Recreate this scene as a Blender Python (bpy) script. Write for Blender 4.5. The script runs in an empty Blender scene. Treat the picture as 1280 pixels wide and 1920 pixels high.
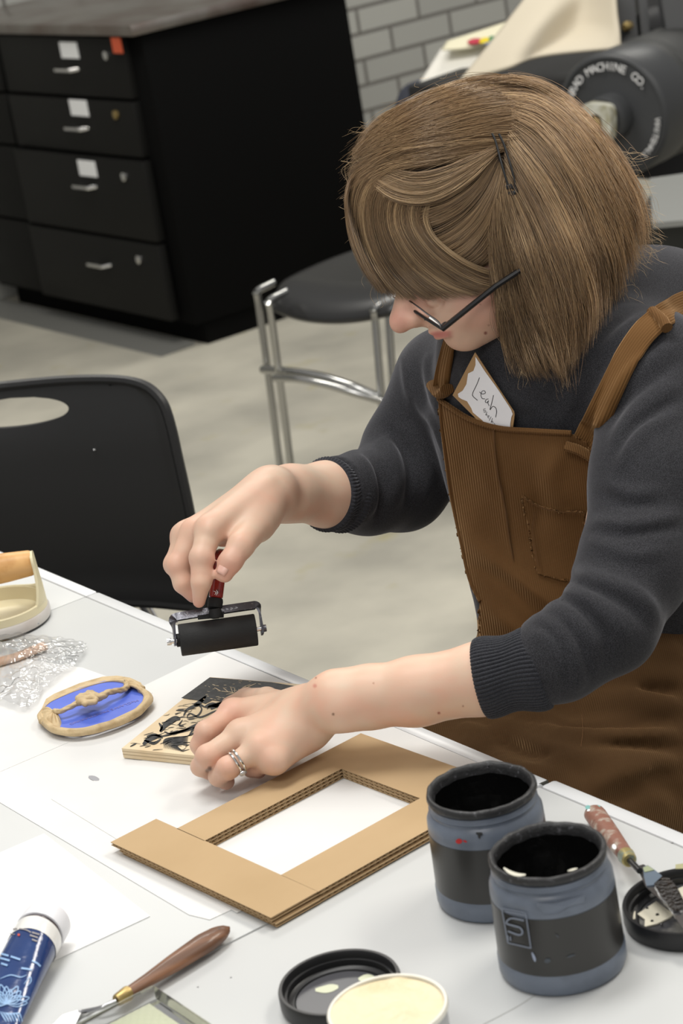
import bpy, bmesh, math, random
import numpy as np
from mathutils import Vector, Matrix
S = bpy.context.scene
COL = S.collection
random.seed(4); RNG = np.random.default_rng(7)
# ------------------------------------------------------------------ camera
F = 4183.567
EYE = np.array([0, 0, 1.65])
RR = np.array([0.79644472, -0.58356746, -0.15850814])
RU = np.array([0.31669069, 0.17921687, 0.93144421])
RF = np.array([0.5151532, 0.79204187, -0.32754671])
cd = bpy.data.cameras.new('camera'); cam = bpy.data.objects.new('camera', cd); COL.objects.link(cam)
cam.matrix_world = Matrix(((RR[0], RU[0], -RF[0], EYE[0]), (RR[1], RU[1], -RF[1], EYE[1]), (RR[2], RU[2], -RF[2], EYE[2]), (0, 0, 0, 1)))
cd.sensor_fit = 'VERTICAL'; cd.sensor_height = 36; cd.sensor_width = 24; cd.lens = F * 36 / 1920
cd.clip_start = .05; cd.clip_end = 60
cd.dof.use_dof = True; cd.dof.focus_distance = 2.22; cd.dof.aperture_fstop = 10.5
S.camera = cam
S.view_settings.view_transform = 'Standard'; S.view_settings.look = 'None'
S.view_settings.exposure = 0.04; S.view_settings.gamma = 1; S.view_settings.use_curve_mapping = False
# ------------------------------------------------------------------ light
w = bpy.data.worlds.new('world'); S.world = w; w.use_nodes = True
w.node_tree.nodes['Background'].inputs[0].default_value = (1.0, .985, .96, 1)
w.node_tree.nodes['Background'].inputs[1].default_value = .42
def area(name, loc, target, sx, sy, power, colour):
    l = bpy.data.lights.new(name, 'AREA'); l.shape = 'RECTANGLE'; l.size = sx; l.size_y = sy; l.energy = power; l.color = colour
    o = bpy.data.objects.new(name, l); COL.objects.link(o); o.location = loc
    o.rotation_euler = (Vector(target) - Vector(loc)).to_track_quat('-Z', 'Y').to_euler()
area("ceiling_lamp", (.9, 1.9, 3.1), (.9, 1.7, .7), 1.3, .6, 36, (1, .985, .95))
area('ceiling_lamp', (2.9, 1.2, 3.1), (1.6, 1.6, .9), 1.3, .5, 37, (1, .95, .86))
area('ceiling_lamp', (-.6, .2, 3.1), (.9, 1.5, .8), 1.3, .6, 19, (1, .985, .96))
area('ceiling_lamp', (2.3, 4.3, 3.1), (2.6, 4.6, 0), 1.6, .6, 52, (1, .97, .9))
area('ceiling_lamp', (5.2, 4.9, 3.1), (5.2, 5.2, 0), 1.6, .6, 34, (1, .97, .9))
# ------------------------------------------------------------------ pixel helpers (photo frame 1280x1920)
def ray(u, v): return RF + (u - 640) / F * RR - (v - 960) / F * RU
def P(u, v, d): return EYE + d * ray(u, v)
def onz(u, v, z):
    q = ray(u, v); return EYE + q * ((z - EYE[2]) / q[2])
def onplane(u, v, p0, n):
    q = ray(u, v); return EYE + q * (np.dot(np.asarray(p0) - EYE, n) / np.dot(q, n))
def px(p):
    q = np.asarray(p) - EYE; d = q @ RF
    return np.stack([640 + F * (q @ RR) / d, 960 - F * (q @ RU) / d, d], -1)
D0 = 2.2; PX = D0 / F
def Q(u, v, w=0): return P(u, v, D0 + w * PX)      # head frame, depth in pixels at the head
# ------------------------------------------------------------------ object helpers
def link(name, me, mat=None, parent=None, smooth=True):
    o = bpy.data.objects.new(name, me); COL.objects.link(o)
    if mat is not None and len(me.materials) == 0:
        for m in (mat if isinstance(mat, (list, tuple)) else [mat]): me.materials.append(m)
    if smooth and len(me.polygons): me.polygons.foreach_set('use_smooth', [True] * len(me.polygons))
    if parent is not None:
        o.parent = parent; o.matrix_parent_inverse = Matrix.Translation(-Vector(parent.location))
    return o
def tag(o, label, cat, group=None, kind=None):
    if label: o['label'] = label
    if cat: o['category'] = cat
    if group: o['group'] = group
    if kind: o['kind'] = kind
    return o
def thing(name, loc, label, cat, group=None):
    o = bpy.data.objects.new(name, None); COL.objects.link(o); o.location = loc; o.empty_display_size = .02
    bpy.context.view_layer.update()
    return tag(o, label, cat, group)
def pyd(name, V, Fc):
    me = bpy.data.meshes.new(name); me.from_pydata([tuple(map(float, v)) for v in V], [], [tuple(map(int, f)) for f in Fc]); me.update(); return me
def npmesh(name, V, Q4):
    V = np.asarray(V, np.float32); Q4 = np.asarray(Q4, np.int32); k = Q4.shape[1]
    me = bpy.data.meshes.new(name); me.vertices.add(len(V)); me.vertices.foreach_set('co', V.ravel())
    me.loops.add(Q4.size); me.loops.foreach_set('vertex_index', Q4.ravel())
    me.polygons.add(len(Q4)); me.polygons.foreach_set('loop_start', np.arange(0, Q4.size, k, dtype=np.int32))
    me.polygons.foreach_set('loop_total', np.full(len(Q4), k, np.int32)); me.update(calc_edges=True); me.validate(); return me
def setcol(me, C, name='Col'):
    a = me.color_attributes.new(name, 'FLOAT_COLOR', 'POINT')
    C = np.asarray(C, np.float32)
    if C.shape[1] == 3: C = np.hstack([C, np.ones((len(C), 1), np.float32)])
    a.data.foreach_set('color', C.ravel())
class MB:
    """collects shapes into ONE mesh"""
    def __init__(s): s.V = []; s.F = []
    def add(s, V, Fc):
        n = len(s.V); s.V += [tuple(map(float, v)) for v in V]; s.F += [tuple(i + n for i in f) for f in Fc]; return s
    def box(s, c, size, M=None, bev=0):
        x, y, z = np.array(size) / 2
        if bev > 0:
            bm = bmesh.new(); bmesh.ops.create_cube(bm, size=1)
            for v in bm.verts: v.co = Vector((v.co.x * 2 * x, v.co.y * 2 * y, v.co.z * 2 * z))
            bmesh.ops.bevel(bm, geom=bm.edges[:], offset=bev, segments=2, affect='EDGES', profile=.5)
            V = np.array([v.co[:] for v in bm.verts]); bm.verts.index_update(); Fc = [[v.index for v in f.verts] for f in bm.faces]; bm.free()
        else:
            V = np.array([(a, b, e) for a in (-x, x) for b in (-y, y) for e in (-z, z)]); Fc = [(0, 1, 3, 2), (4, 6, 7, 5), (0, 4, 5, 1), (2, 3, 7, 6), (0, 2, 6, 4), (1, 5, 7, 3)]
        if M is not None: V = V @ np.asarray(M).T
        return s.add(V + np.array(c), Fc)
    def tube(s, pts, r, n=10, cap=True, flat=None):
        pts = np.array(pts, float); m = len(pts); r = np.broadcast_to(np.array(r, float), (m,))
        T = np.gradient(pts, axis=0); T /= np.linalg.norm(T, axis=1)[:, None] + 1e-12
        ref = np.array([0, 0, 1.]) if abs(T[0][2]) < .9 else np.array([1., 0, 0])
        V = []; a = np.linspace(0, 2 * np.pi, n, endpoint=False); u = np.cross(T[0], ref)
        for i in range(m):
            u = u - T[i] * (u @ T[i]); u /= np.linalg.norm(u) + 1e-12; b = np.cross(T[i], u)
            k = 1 if flat is None else flat
            V += list(pts[i] + r[i] * (np.cos(a)[:, None] * u + k * np.sin(a)[:, None] * b))
        Fc = [(i * n + j, i * n + (j + 1) % n, (i + 1) * n + (j + 1) % n, (i + 1) * n + j) for i in range(m - 1) for j in range(n)]
        if cap: Fc += [tuple(range(n))[::-1], tuple(range((m - 1) * n, m * n))]
        return s.add(V, Fc)
    def lathe(s, prof, base=(0, 0, 0), axis=(0, 0, 1), n=64, cap=True):
        ax = np.array(axis, float); ax /= np.linalg.norm(ax)
        ref = np.array([1., 0, 0]) if abs(ax[0]) < .9 else np.array([0, 1., 0])
        u = np.cross(ax, ref); u /= np.linalg.norm(u); b = np.cross(ax, u); a = np.linspace(0, 2 * np.pi, n, endpoint=False)
        V = []
        for r, h in prof: V += list(np.array(base) + ax * h + r * (np.cos(a)[:, None] * u + np.sin(a)[:, None] * b))
        m = len(prof)
        Fc = [(i * n + j, i * n + (j + 1) % n, (i + 1) * n + (j + 1) % n, (i + 1) * n + j) for i in range(m - 1) for j in range(n)]
        if cap: Fc += [tuple(range(n))[::-1], tuple(range((m - 1) * n, m * n))]
        return s.add(V, Fc)
    def prism(s, poly, z0, z1):
        n = len(poly); V = [(p[0], p[1], z0) for p in poly] + [(p[0], p[1], z1) for p in poly]
        return s.add(V, [tuple(range(n))[::-1], tuple(range(n, 2 * n))] + [(i, (i + 1) % n, n + (i + 1) % n, n + i) for i in range(n)])
    def slab(s, W, off):
        """closed plate: outline W (3-D points), thickness vector off"""
        n = len(W); off = np.array(off); W = [np.array(p) for p in W]
        return s.add(W + [p + off for p in W], [tuple(range(n))[::-1], tuple(range(n, 2 * n))] + [(i, (i + 1) % n, n + (i + 1) % n, n + i) for i in range(n)])
    def build(s, name, mat, parent=None, smooth=True, fix=True, angle=None):
        me = pyd(name, s.V, s.F)
        if fix:
            bm = bmesh.new(); bm.from_mesh(me); bmesh.ops.recalc_face_normals(bm, faces=bm.faces); bm.to_mesh(me); bm.free()
        o = link(name, me, mat, parent, smooth)
        if smooth:
            bm = bmesh.new(); bm.from_mesh(me)
            for e in bm.edges:
                if len(e.link_faces) == 2 and e.calc_face_angle(0) > math.radians(angle or 38): e.smooth = False
            bm.to_mesh(me); bm.free()
        return o
def cr(pts, n=8):
    """Catmull-Rom through points"""
    p = np.array(pts, float); p = np.vstack([2 * p[0] - p[1], p, 2 * p[-1] - p[-2]]); out = []
    for i in range(1, len(p) - 2):
        for t in np.linspace(0, 1, n, endpoint=False):
            out.append(.5 * ((2 * p[i]) + (p[i + 1] - p[i - 1]) * t + (2 * p[i - 1] - 5 * p[i] + 4 * p[i + 1] - p[i + 2]) * t * t + (-p[i - 1] + 3 * p[i] - 3 * p[i + 1] + p[i + 2]) * t ** 3))
    out.append(p[-2]); return np.array(out)
def struct(o): o['kind'] = 'structure'; return o
# ------------------------------------------------------------------ materials
def mat(name, col=(.8, .8, .8), rough=.5, metal=0, spec=.5, coat=0, bump=None, noise=None, attr=None, trans=0, sub=0, ior=1.45, alpha=1):
    """noise=(scale, colour2, lo, hi, detail); bump=(scale, strength, distance)"""
    m = bpy.data.materials.new(name); m.use_nodes = True; nt = m.node_tree; b = nt.nodes['Principled BSDF']
    b.inputs['Base Color'].default_value = (*col, 1); b.inputs['Roughness'].default_value = rough; b.inputs['Metallic'].default_value = metal
    b.inputs['Specular IOR Level'].default_value = spec; b.inputs['Coat Weight'].default_value = coat; b.inputs['IOR'].default_value = ior
    b.inputs['Transmission Weight'].default_value = trans; b.inputs['Alpha'].default_value = alpha
    if sub: b.inputs['Subsurface Weight'].default_value = sub; b.inputs['Subsurface Radius'].default_value = (.012, .005, .003); b.inputs['Subsurface Scale'].default_value = 1
    tc = nt.nodes.new('ShaderNodeTexCoord'); src = None
    if attr:
        a = nt.nodes.new('ShaderNodeAttribute'); a.attribute_name = attr; nt.links.new(a.outputs['Color'], b.inputs['Base Color']); src = a.outputs['Color']
    if noise:
        sc, c2, lo, hi, det = noise
        n = nt.nodes.new('ShaderNodeTexNoise'); n.inputs['Scale'].default_value = sc; n.inputs['Detail'].default_value = det; nt.links.new(tc.outputs['Object'], n.inputs['Vector'])
        r = nt.nodes.new('ShaderNodeMapRange'); r.inputs['From Min'].default_value = lo; r.inputs['From Max'].default_value = hi; nt.links.new(n.outputs['Fac'], r.inputs['Value'])
        x = nt.nodes.new('ShaderNodeMix'); x.data_type = 'RGBA'; nt.links.new(r.outputs[0], x.inputs['Factor'])
        if src: nt.links.new(src, x.inputs['A'])
        else: x.inputs['A'].default_value = (*col, 1)
        x.inputs['B'].default_value = (*c2, 1); nt.links.new(x.outputs['Result'], b.inputs['Base Color']); m['mix'] = x.name
    if bump:
        n2 = nt.nodes.new('ShaderNodeTexNoise'); n2.inputs['Scale'].default_value = bump[0]; n2.inputs['Detail'].default_value = 3; nt.links.new(tc.outputs['Object'], n2.inputs['Vector'])
        bp = nt.nodes.new('ShaderNodeBump'); bp.inputs['Strength'].default_value = bump[1]; bp.inputs['Distance'].default_value = bump[2]
        nt.links.new(n2.outputs['Fac'], bp.inputs['Height']); nt.links.new(bp.outputs['Normal'], b.inputs['Normal'])
    return m
def wavebump(m, vec, period, strength, dist, attr=None):
    """parallel ribs: bump height = sin(dot(position, vec) * 2pi / period)"""
    nt = m.node_tree; b = nt.nodes['Principled BSDF']
    if attr:
        g = nt.nodes.new('ShaderNodeAttribute'); g.attribute_name = attr; val = g.outputs['Fac']
    else:
        g = nt.nodes.new('ShaderNodeNewGeometry'); d = nt.nodes.new('ShaderNodeVectorMath'); d.operation = 'DOT_PRODUCT'; d.inputs[1].default_value = tuple(vec)
        nt.links.new(g.outputs['Position'], d.inputs[0]); val = d.outputs['Value']
    q = nt.nodes.new('ShaderNodeMath'); q.operation = 'MULTIPLY'; q.inputs[1].default_value = 2 * math.pi / period; nt.links.new(val, q.inputs[0])
    s = nt.nodes.new('ShaderNodeMath'); s.operation = 'SINE'; nt.links.new(q.outputs[0], s.inputs[0])
    bp = nt.nodes.new('ShaderNodeBump'); bp.inputs['Strength'].default_value = strength; bp.inputs['Distance'].default_value = dist
    nt.links.new(s.outputs[0], bp.inputs['Height'])
    if b.inputs['Normal'].is_linked: nt.links.new(b.inputs['Normal'].links[0].from_socket, bp.inputs['Normal'])
    nt.links.new(bp.outputs['Normal'], b.inputs['Normal']); return s
def strokes(pl, mp, width, lift, name, mt, parent, taper=True):
    """ribbons drawn on a surface: pl = list of pixel polylines (optionally with own width), mp maps a pixel to the surface"""
    mb = MB()
    for item in pl:
        if isinstance(item, tuple): line, wd = item
        else: line, wd = item, width
        q = cr(line, 6) if len(line) > 2 else np.array([np.array(line[0]) + (np.array(line[1]) - line[0]) * t for t in np.linspace(0, 1, 5)])
        t = np.gradient(q, axis=0); t /= np.linalg.norm(t, axis=1)[:, None] + 1e-9; nn = np.stack([-t[:, 1], t[:, 0]], 1)
        k = np.linspace(0, 1, len(q)); ww = wd * (np.sin(np.pi * (.12 + .76 * k)) if taper else np.ones(len(q))) / 2
        A = [np.array(mp(*p)) + lift for p in q + nn * ww[:, None]]; B = [np.array(mp(*p)) + lift for p in q - nn * ww[:, None]]
        n = len(q); mb.add(A + B, [(i, i + 1, n + i + 1, n + i) for i in range(n - 1)])
    return mb.build(name, mt, parent, smooth=False, fix=False)
def text_mesh(txt, size, name, mt, parent, M, extrude=.0002):
    c = bpy.data.curves.new(name, 'FONT'); c.body = txt; c.size = size; c.extrude = extrude; c.align_x = 'CENTER'; c.align_y = 'CENTER'
    t = bpy.data.objects.new('t', c); COL.objects.link(t); dg = bpy.context.evaluated_depsgraph_get()
    me = bpy.data.meshes.new_from_object(t.evaluated_get(dg)); bpy.data.objects.remove(t)
    me.transform(M); me.materials.clear(); me.name = name
    return link(name, me, mt, parent, smooth=False)
# ------------------------------------------------------------------ signed distance modelling
def cap(p, a, b, ra, rb=None):
    rb = ra if rb is None else rb
    a = np.asarray(a); ba = np.asarray(b) - a; pa = p - a
    t = np.clip(pa @ ba / (ba @ ba + 1e-12), 0, 1)
    return np.linalg.norm(pa - t[:, None] * ba, axis=1) - (ra + (rb - ra) * t)
def ell(p, c, r, M=None):
    q = p - np.asarray(c)
    if M is not None: q = q @ np.asarray(M).T          # rows of M = local axes
    r = np.asarray(r, float); k0 = np.linalg.norm(q / r, axis=1); k1 = np.linalg.norm(q / r ** 2, axis=1)
    return k0 * (k0 - 1) / (k1 + 1e-9)
def sph(p, c, r): return np.linalg.norm(p - np.asarray(c), axis=1) - r
def smin(a, b, k):
    h = np.clip(.5 + .5 * (b - a) / k, 0, 1); return b + (a - b) * h - k * h * (1 - h)
def smax(a, b, k): return -smin(-a, -b, k)
def chain(p, pts, rad, k=None):
    d = None
    for i in range(len(pts) - 1):
        e = cap(p, pts[i], pts[i + 1], rad[i], rad[i + 1]); d = e if d is None else (np.minimum(d, e) if k is None else smin(d, e, k))
    return d
def net(fn, lo, hi, h):
    """surface nets on a narrow band"""
    lo = np.asarray(lo, float); hi = np.asarray(hi, float); B = 4
    nb = np.ceil((hi - lo) / (h * B)).astype(int) + 1
    ax = [lo[i] + (np.arange(nb[i]) + .5) * h * B for i in range(3)]
    G = np.stack(np.meshgrid(*ax, indexing='ij'), -1).reshape(-1, 3)
    c = np.concatenate([fn(g) for g in np.array_split(G, max(1, len(G) // 200000))])
    act = (np.abs(c) < h * B * 1.6).reshape(nb); sg = np.where(c < 0, -1., 1.).reshape(nb)
    V = np.repeat(np.repeat(np.repeat(sg, B, 0), B, 1), B, 2).astype(np.float32) * h * B
    A = np.repeat(np.repeat(np.repeat(act, B, 0), B, 1), B, 2)
    idx = np.argwhere(A); pts = lo + (idx + .5) * h
    val = np.concatenate([fn(g) for g in np.array_split(pts, max(1, len(pts) // 200000))])
    V[A] = val
    # vertices in cells
    s = V < 0; n = np.array(V.shape) - 1
    cnt = np.zeros(n, np.int8)
    for dx in (0, 1):
        for dy in (0, 1):
            for dz in (0, 1): cnt += s[dx:dx + n[0], dy:dy + n[1], dz:dz + n[2]]
    cell = np.argwhere((cnt > 0) & (cnt < 8)); ids = -np.ones(n, np.int64); ids[tuple(cell.T)] = np.arange(len(cell))
    acc = np.zeros((len(cell), 3)); k = np.zeros(len(cell))
    offs = [(0, 0, 0), (1, 0, 0), (0, 1, 0), (1, 1, 0), (0, 0, 1), (1, 0, 1), (0, 1, 1), (1, 1, 1)]
    cv = [V[tuple((cell + o).T)] for o in offs]
    for a, b in ((0, 1), (2, 3), (4, 5), (6, 7), (0, 2), (1, 3), (4, 6), (5, 7), (0, 4), (1, 5), (2, 6), (3, 7)):
        m = (cv[a] < 0) != (cv[b] < 0); t = cv[a][m] / (cv[a][m] - cv[b][m])
        oa, ob = np.array(offs[a]), np.array(offs[b]); acc[m] += oa + t[:, None] * (ob - oa); k[m] += 1
    VV = lo + (cell + acc / k[:, None] + .5) * h
    Fs = []
    for axis in range(3):
        o = [0, 0, 0]; o[axis] = 1; sl = [slice(1, n[i]) if i != axis else slice(0, n[i]) for i in range(3)]
        a = s[tuple(sl)]; b = s[tuple(slice(x.start + o[i], x.stop + o[i]) for i, x in enumerate(sl))]
        for flip, m in ((0, a & ~b), (1, ~a & b)):
            e = np.argwhere(m) + np.array([0 if i == axis else 1 for i in range(3)])
            if not len(e): continue
            u = [(axis + 1) % 3, (axis + 2) % 3]; du = np.eye(3, dtype=int)[u[0]]; dv = np.eye(3, dtype=int)[u[1]]
            q = np.stack([ids[tuple((e - du - dv).T)], ids[tuple((e - dv).T)], ids[tuple(e.T)], ids[tuple((e - du).T)]], 1)
            Fs.append(q if not flip else q[:, ::-1])
    Q4 = np.concatenate(Fs); Q4 = Q4[(Q4 >= 0).all(1)]
    # light smoothing
    for it in range(2):
        s0 = np.zeros_like(VV); c0 = np.zeros(len(VV))
        for i in range(4):
            a, b = Q4[:, i], Q4[:, (i + 1) % 4]; np.add.at(s0, a, VV[b]); np.add.at(c0, a, 1); np.add.at(s0, b, VV[a]); np.add.at(c0, b, 1)
        VV = VV * .5 + .5 * s0 / np.maximum(c0, 1)[:, None]
    return VV, Q4
def hit(fn, u, v, d0=1.6, d1=3.2, steps=90):
    """first hit depth of camera rays with a distance field (nearest approach when missed)"""
    u = np.asarray(u, float).ravel(); v = np.asarray(v, float).ravel()
    q = RF[None] + ((u - 640) / F)[:, None] * RR - ((v - 960) / F)[:, None] * RU
    d = np.full(len(u), d0); best = np.full(len(u), 1e9); bd = d.copy()
    for i in range(steps):
        f = fn(EYE + q * d[:, None]); m = f < best; best[m] = f[m]; bd[m] = d[m]
        d = np.minimum(d + np.clip(f * .8, -.004, .1), d1)
    return np.where(best < .004, bd, bd), best
def PV(u, v, d): return EYE + np.asarray(d)[:, None] * (RF[None] + ((np.asarray(u) - 640) / F)[:, None] * RR - ((np.asarray(v) - 960) / F)[:, None] * RU)
# ================================================================== setting
M_floor = mat('concrete', (.50, .475, .40), .55, spec=.35, noise=(2.6, (.33, .315, .27), .38, .68, 9), bump=(60, .15, .002))
nt = M_floor.node_tree                                   # yellowish stains on the concrete
tcn = nt.nodes.new('ShaderNodeTexCoord'); n3 = nt.nodes.new('ShaderNodeTexNoise'); n3.inputs['Scale'].default_value = 6; n3.inputs['Detail'].default_value = 4
nt.links.new(tcn.outputs['Object'], n3.inputs['Vector']); rr = nt.nodes.new('ShaderNodeMapRange'); rr.inputs['From Min'].default_value = .62; rr.inputs['From Max'].default_value = .8
nt.links.new(n3.outputs['Fac'], rr.inputs['Value']); mx = nt.nodes.new('ShaderNodeMix'); mx.data_type = 'RGBA'; mx.inputs['B'].default_value = (.36, .32, .17, 1)
old = nt.nodes[M_floor['mix']]; nt.links.new(old.outputs['Result'], mx.inputs['A']); nt.links.new(rr.outputs[0], mx.inputs['Factor'])
nt.links.new(mx.outputs['Result'], nt.nodes['Principled BSDF'].inputs['Base Color'])
struct(MB().box((2.5, 3, -.05), (11, 9.2, .1)).build('floor', M_floor, smooth=False))
M_brick = mat('grey_brick', (.3, .3, .28), .8, bump=(90, .3, .004)); nt = M_brick.node_tree
g = nt.nodes.new('ShaderNodeNewGeometry'); sx = nt.nodes.new('ShaderNodeSeparateXYZ'); cx = nt.nodes.new('ShaderNodeCombineXYZ')
ax_ = nt.nodes.new('ShaderNodeMath'); ax_.inputs[1].default_value = .0775; az_ = nt.nodes.new('ShaderNodeMath'); az_.inputs[1].default_value = .004
nt.links.new(g.outputs['Position'], sx.inputs[0]); nt.links.new(sx.outputs[0], ax_.inputs[0]); nt.links.new(sx.outputs[2], az_.inputs[0]); nt.links.new(ax_.outputs[0], cx.inputs[0]); nt.links.new(az_.outputs[0], cx.inputs[1])
bt = nt.nodes.new('ShaderNodeTexBrick'); bt.inputs['Scale'].default_value = 1; bt.inputs['Brick Width'].default_value = .286; bt.inputs['Row Height'].default_value = .0955
bt.inputs['Mortar Size'].default_value = .0075; bt.inputs['Mortar Smooth'].default_value = .3; bt.inputs['Color1'].default_value = (.43, .43, .40, 1); bt.inputs['Color2'].default_value = (.34, .34, .32, 1); bt.inputs['Mortar'].default_value = (.16, .152, .14, 1)
nt.links.new(cx.outputs[0], bt.inputs['Vector']); nt.links.new(bt.outputs['Color'], nt.nodes['Principled BSDF'].inputs['Base Color'])
bp = nt.nodes.new('ShaderNodeBump'); bp.inputs['Distance'].default_value = .006; bp.invert = True; nt.links.new(bt.outputs['Fac'], bp.inputs['Height'])
nt.links.new(nt.nodes['Principled BSDF'].inputs['Normal'].links[0].from_socket, bp.inputs['Normal']); nt.links.new(bp.outputs['Normal'], nt.nodes['Principled BSDF'].inputs['Normal'])
struct(MB().box((2.5, 6.95, 1.6), (11, .1, 3.2)).build('wall_back', M_brick, smooth=False))
# ------------------------------------------------------------------ drawer cabinet
M_blk = mat('black_laminate', (.0085, .0085, .0085), .55, spec=.22)
M_side = mat('black_side_panel', (.003, .003, .003), .8, spec=.08)
M_front = mat('black_drawer_front', (.0075, .0075, .007), .5, spec=.2)
M_steel = mat('worn_steel', (.33, .31, .29), .32, metal=.9, noise=(6, (.2, .15, .13), .4, .7, 4))
M_chrome = mat('chrome', (.78, .78, .78), .12, metal=1)
M_label = mat('label_card', (.86, .87, .88), .6)
M_tape = mat('orange_tape', (.55, .09, .035), .6)
M_brass = mat('brass', (.42, .31, .13), .4, metal=.9)
cab = thing('drawer_cabinet', (3.58, 6.2, 0), 'tall black drawer cabinet with a steel top and white cards on its drawers', 'cabinet')
MB().box((3.59, 6.2, .50), (.72, 1.25, .86), bev=.004).build('body', M_side, cab)
MB().box((3.60, 6.19, .045), (.66, 1.2, .09)).build('plinth', M_side, cab)
MB().box((3.585, 6.2, .948), (.79, 1.29, .032), bev=.004).build('countertop', M_steel, cab)
zs = [(.745, .925, .012), (.574, .74, .006), (.325, .569, -.006), (.085, .32, -.010)]
for k, (z0, z1, dx) in enumerate(zs):
    d = MB().box((3.213 + dx, 6.04, (z0 + z1) / 2), (.03, .80 - (.03 if k < 2 else 0), z1 - z0 - .004), bev=.003).build('drawer', M_front, cab)
    hz = [.828, .652, .476, .232][k]; xf = 3.198 + dx
    hm = MB(); hm.tube([(xf, 6.045, hz), (xf - .024, 6.04, hz), (xf - .024, 5.95, hz), (xf, 5.945, hz)], .0065, 8)
    hm.build('handle', M_chrome, d)
    if k < 3: MB().box((xf - .001, 5.975, [.884, .712, .53][k]), (.003, .105, .048)).build('label_card', M_label, d)
    MB().lathe([(.013, 0), (.013, .007), (.009, .009)], (xf, 5.757, [.872, .70, .518, .267][k]), (-1, 0, 0), 20).build('lock', M_chrome if k != 1 else M_brass, d)
for z0, z1 in ((.745, .925), (.574, .74), (.325, .569), (.085, .32)):
    MB().box((3.222, 6.635, (z0 + z1) / 2), (.03, .37, z1 - z0 - .004), bev=.003).build('drawer', M_front, cab)
MB().box((3.198, 5.667, .905), (.004, .05, .045)).build('tape', M_tape, cab, smooth=False)
MB().add([(3.24, 5.62, .0), (3.12, 5.62, .0), (3.24, 5.62, .012), (3.24, 6.85, .0), (3.12, 6.85, .0), (3.24, 6.85, .012)], [(0, 1, 2), (3, 5, 4), (0, 3, 4, 1), (1, 4, 5, 2), (0, 2, 5, 3)]).build('floor_strip', mat('grey_vinyl', (.16, .16, .15), .5), cab, smooth=False)
# ------------------------------------------------------------------ chairs
M_plast = mat('black_plastic', (.014, .014, .0145), .42, spec=.5, bump=(1400, .12, .0004))
SC = 1.092
def shell_back(name, org, lat, up, fwd, parent):
    """chair back: polar grid between the hand hole and the outer outline"""
    outer = cr([(0, .099), (.10, .099), (.165, .094), (.195, .076), (.206, .04), (.210, -.05), (.209, -.13), (.210, -.195), (.195, -.212), (.12, -.210), (0, -.208), (-.12, -.210), (-.195, -.212), (-.210, -.195), (-.209, -.13), (-.210, -.05), (-.206, .04), (-.195, .076), (-.165, .094), (-.10, .099), (0, .099)], 6)[:-1]
    hc = np.array([0, .062]); V = []; n = len(outer); m = 12
    ang = np.arctan2(outer[:, 1] - hc[1], outer[:, 0] - hc[0])
    hole = hc + np.stack([np.cos(ang) * .074, np.sin(ang) * .0195], 1)
    for t in np.linspace(0, 1, m):
        for a, b in zip(hole, outer):
            p = a + (b - a) * t; V.append(p)
    V = np.array(V) * SC; V[:, 0] *= 1.055 - .14 * np.minimum(V[:, 1], 0); rim = np.repeat(np.linspace(0, 1, m), n)
    dep = .9 * V[:, 0] ** 2 - .35 * np.minimum(V[:, 1], 0) ** 2 + .006 * np.clip(rim - .9, 0, 1) * 10
    W = org + V[:, :1] * lat + V[:, 1:2] * up + dep[:, None] * fwd
    Fc = [(i * n + j, i * n + (j + 1) % n, (i + 1) * n + (j + 1) % n, (i + 1) * n + j) for i in range(m - 1) for j in range(n)]
    o = link(name, pyd(name, W, Fc), M_plast, parent); s = o.modifiers.new('s', 'SOLIDIFY'); s.thickness = .012; s.offset = 0
    b = o.modifiers.new('b', 'BEVEL'); b.width = .004; b.segments = 2; b.limit_method = 'ANGLE'
    return o, W.reshape(m, n, 3)
hz3 = lambda v: np.array([v[0], v[1], 0]) / np.hypot(v[0], v[1])
lat = hz3(RR) * .985 - hz3(RF) * .17; fw = -hz3(RF) * .985 - hz3(RR) * .17; upv = np.array([0, 0, 1.]) * .985 + np.array([fw[0], fw[1], 0]) * -.12
org = P(42, 858, 3.2)
ch = thing('chair', (org[0] + fw[0] * .15, org[1] + fw[1] * .15, 0), 'black plastic chair with an oval hand hole in its back, tucked behind the table', 'chair')
bo, W = shell_back('backrest', org, lat, upv, fw, ch)
MB().tube(list(W[-1]) + [W[-1][0]], .0075, 8, cap=False).build('rim', M_plast, bo)
st = MB(); c0 = org + np.array([0, 0, -.40]) + fw * .18; c0[2] = .45
st.box((0, 0, 0), (.34, .38, .02), bev=.009); V = np.array(st.V); st.V = [tuple(c0 + v[0] * lat + v[1] * fw + np.array([0, 0, v[2] + .15 * v[0] ** 2])) for v in V]
st.build('seat', M_plast, ch)
for sx_ in (-1, 1):
    for sy_ in (-1, 1):
        a = c0 + lat * .16 * sx_ + fw * .15 * sy_ - np.array([0, 0, .01]); b = c0 + lat * .2 * sx_ + fw * .2 * sy_; b[2] = .008
        l = MB().tube([a, b], .0095, 10).build('leg', M_chrome, ch)
        MB().lathe([(.013, 0), (.013, .02)], (b[0], b[1], 0), n=14).build('foot', M_plast, l)
    MB().tube([org + lat * .12 * sx_ - upv * .19 - fw * .012, org + lat * .12 * sx_ - upv * .05 - fw * .012, org + lat * .12 * sx_ * .9 - upv * .02 - fw * .012], .009, 10).build('back_tube', M_chrome, ch)
    MB().tube([org + lat * .12 * sx_ - upv * .19 - fw * .012, c0 + lat * .16 * sx_ - fw * .17 - np.array([0, 0, .012]), c0 + lat * .16 * sx_ + fw * .15 - np.array([0, 0, .012])], .009, 10).build('back_tube', M_chrome, ch)
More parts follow.
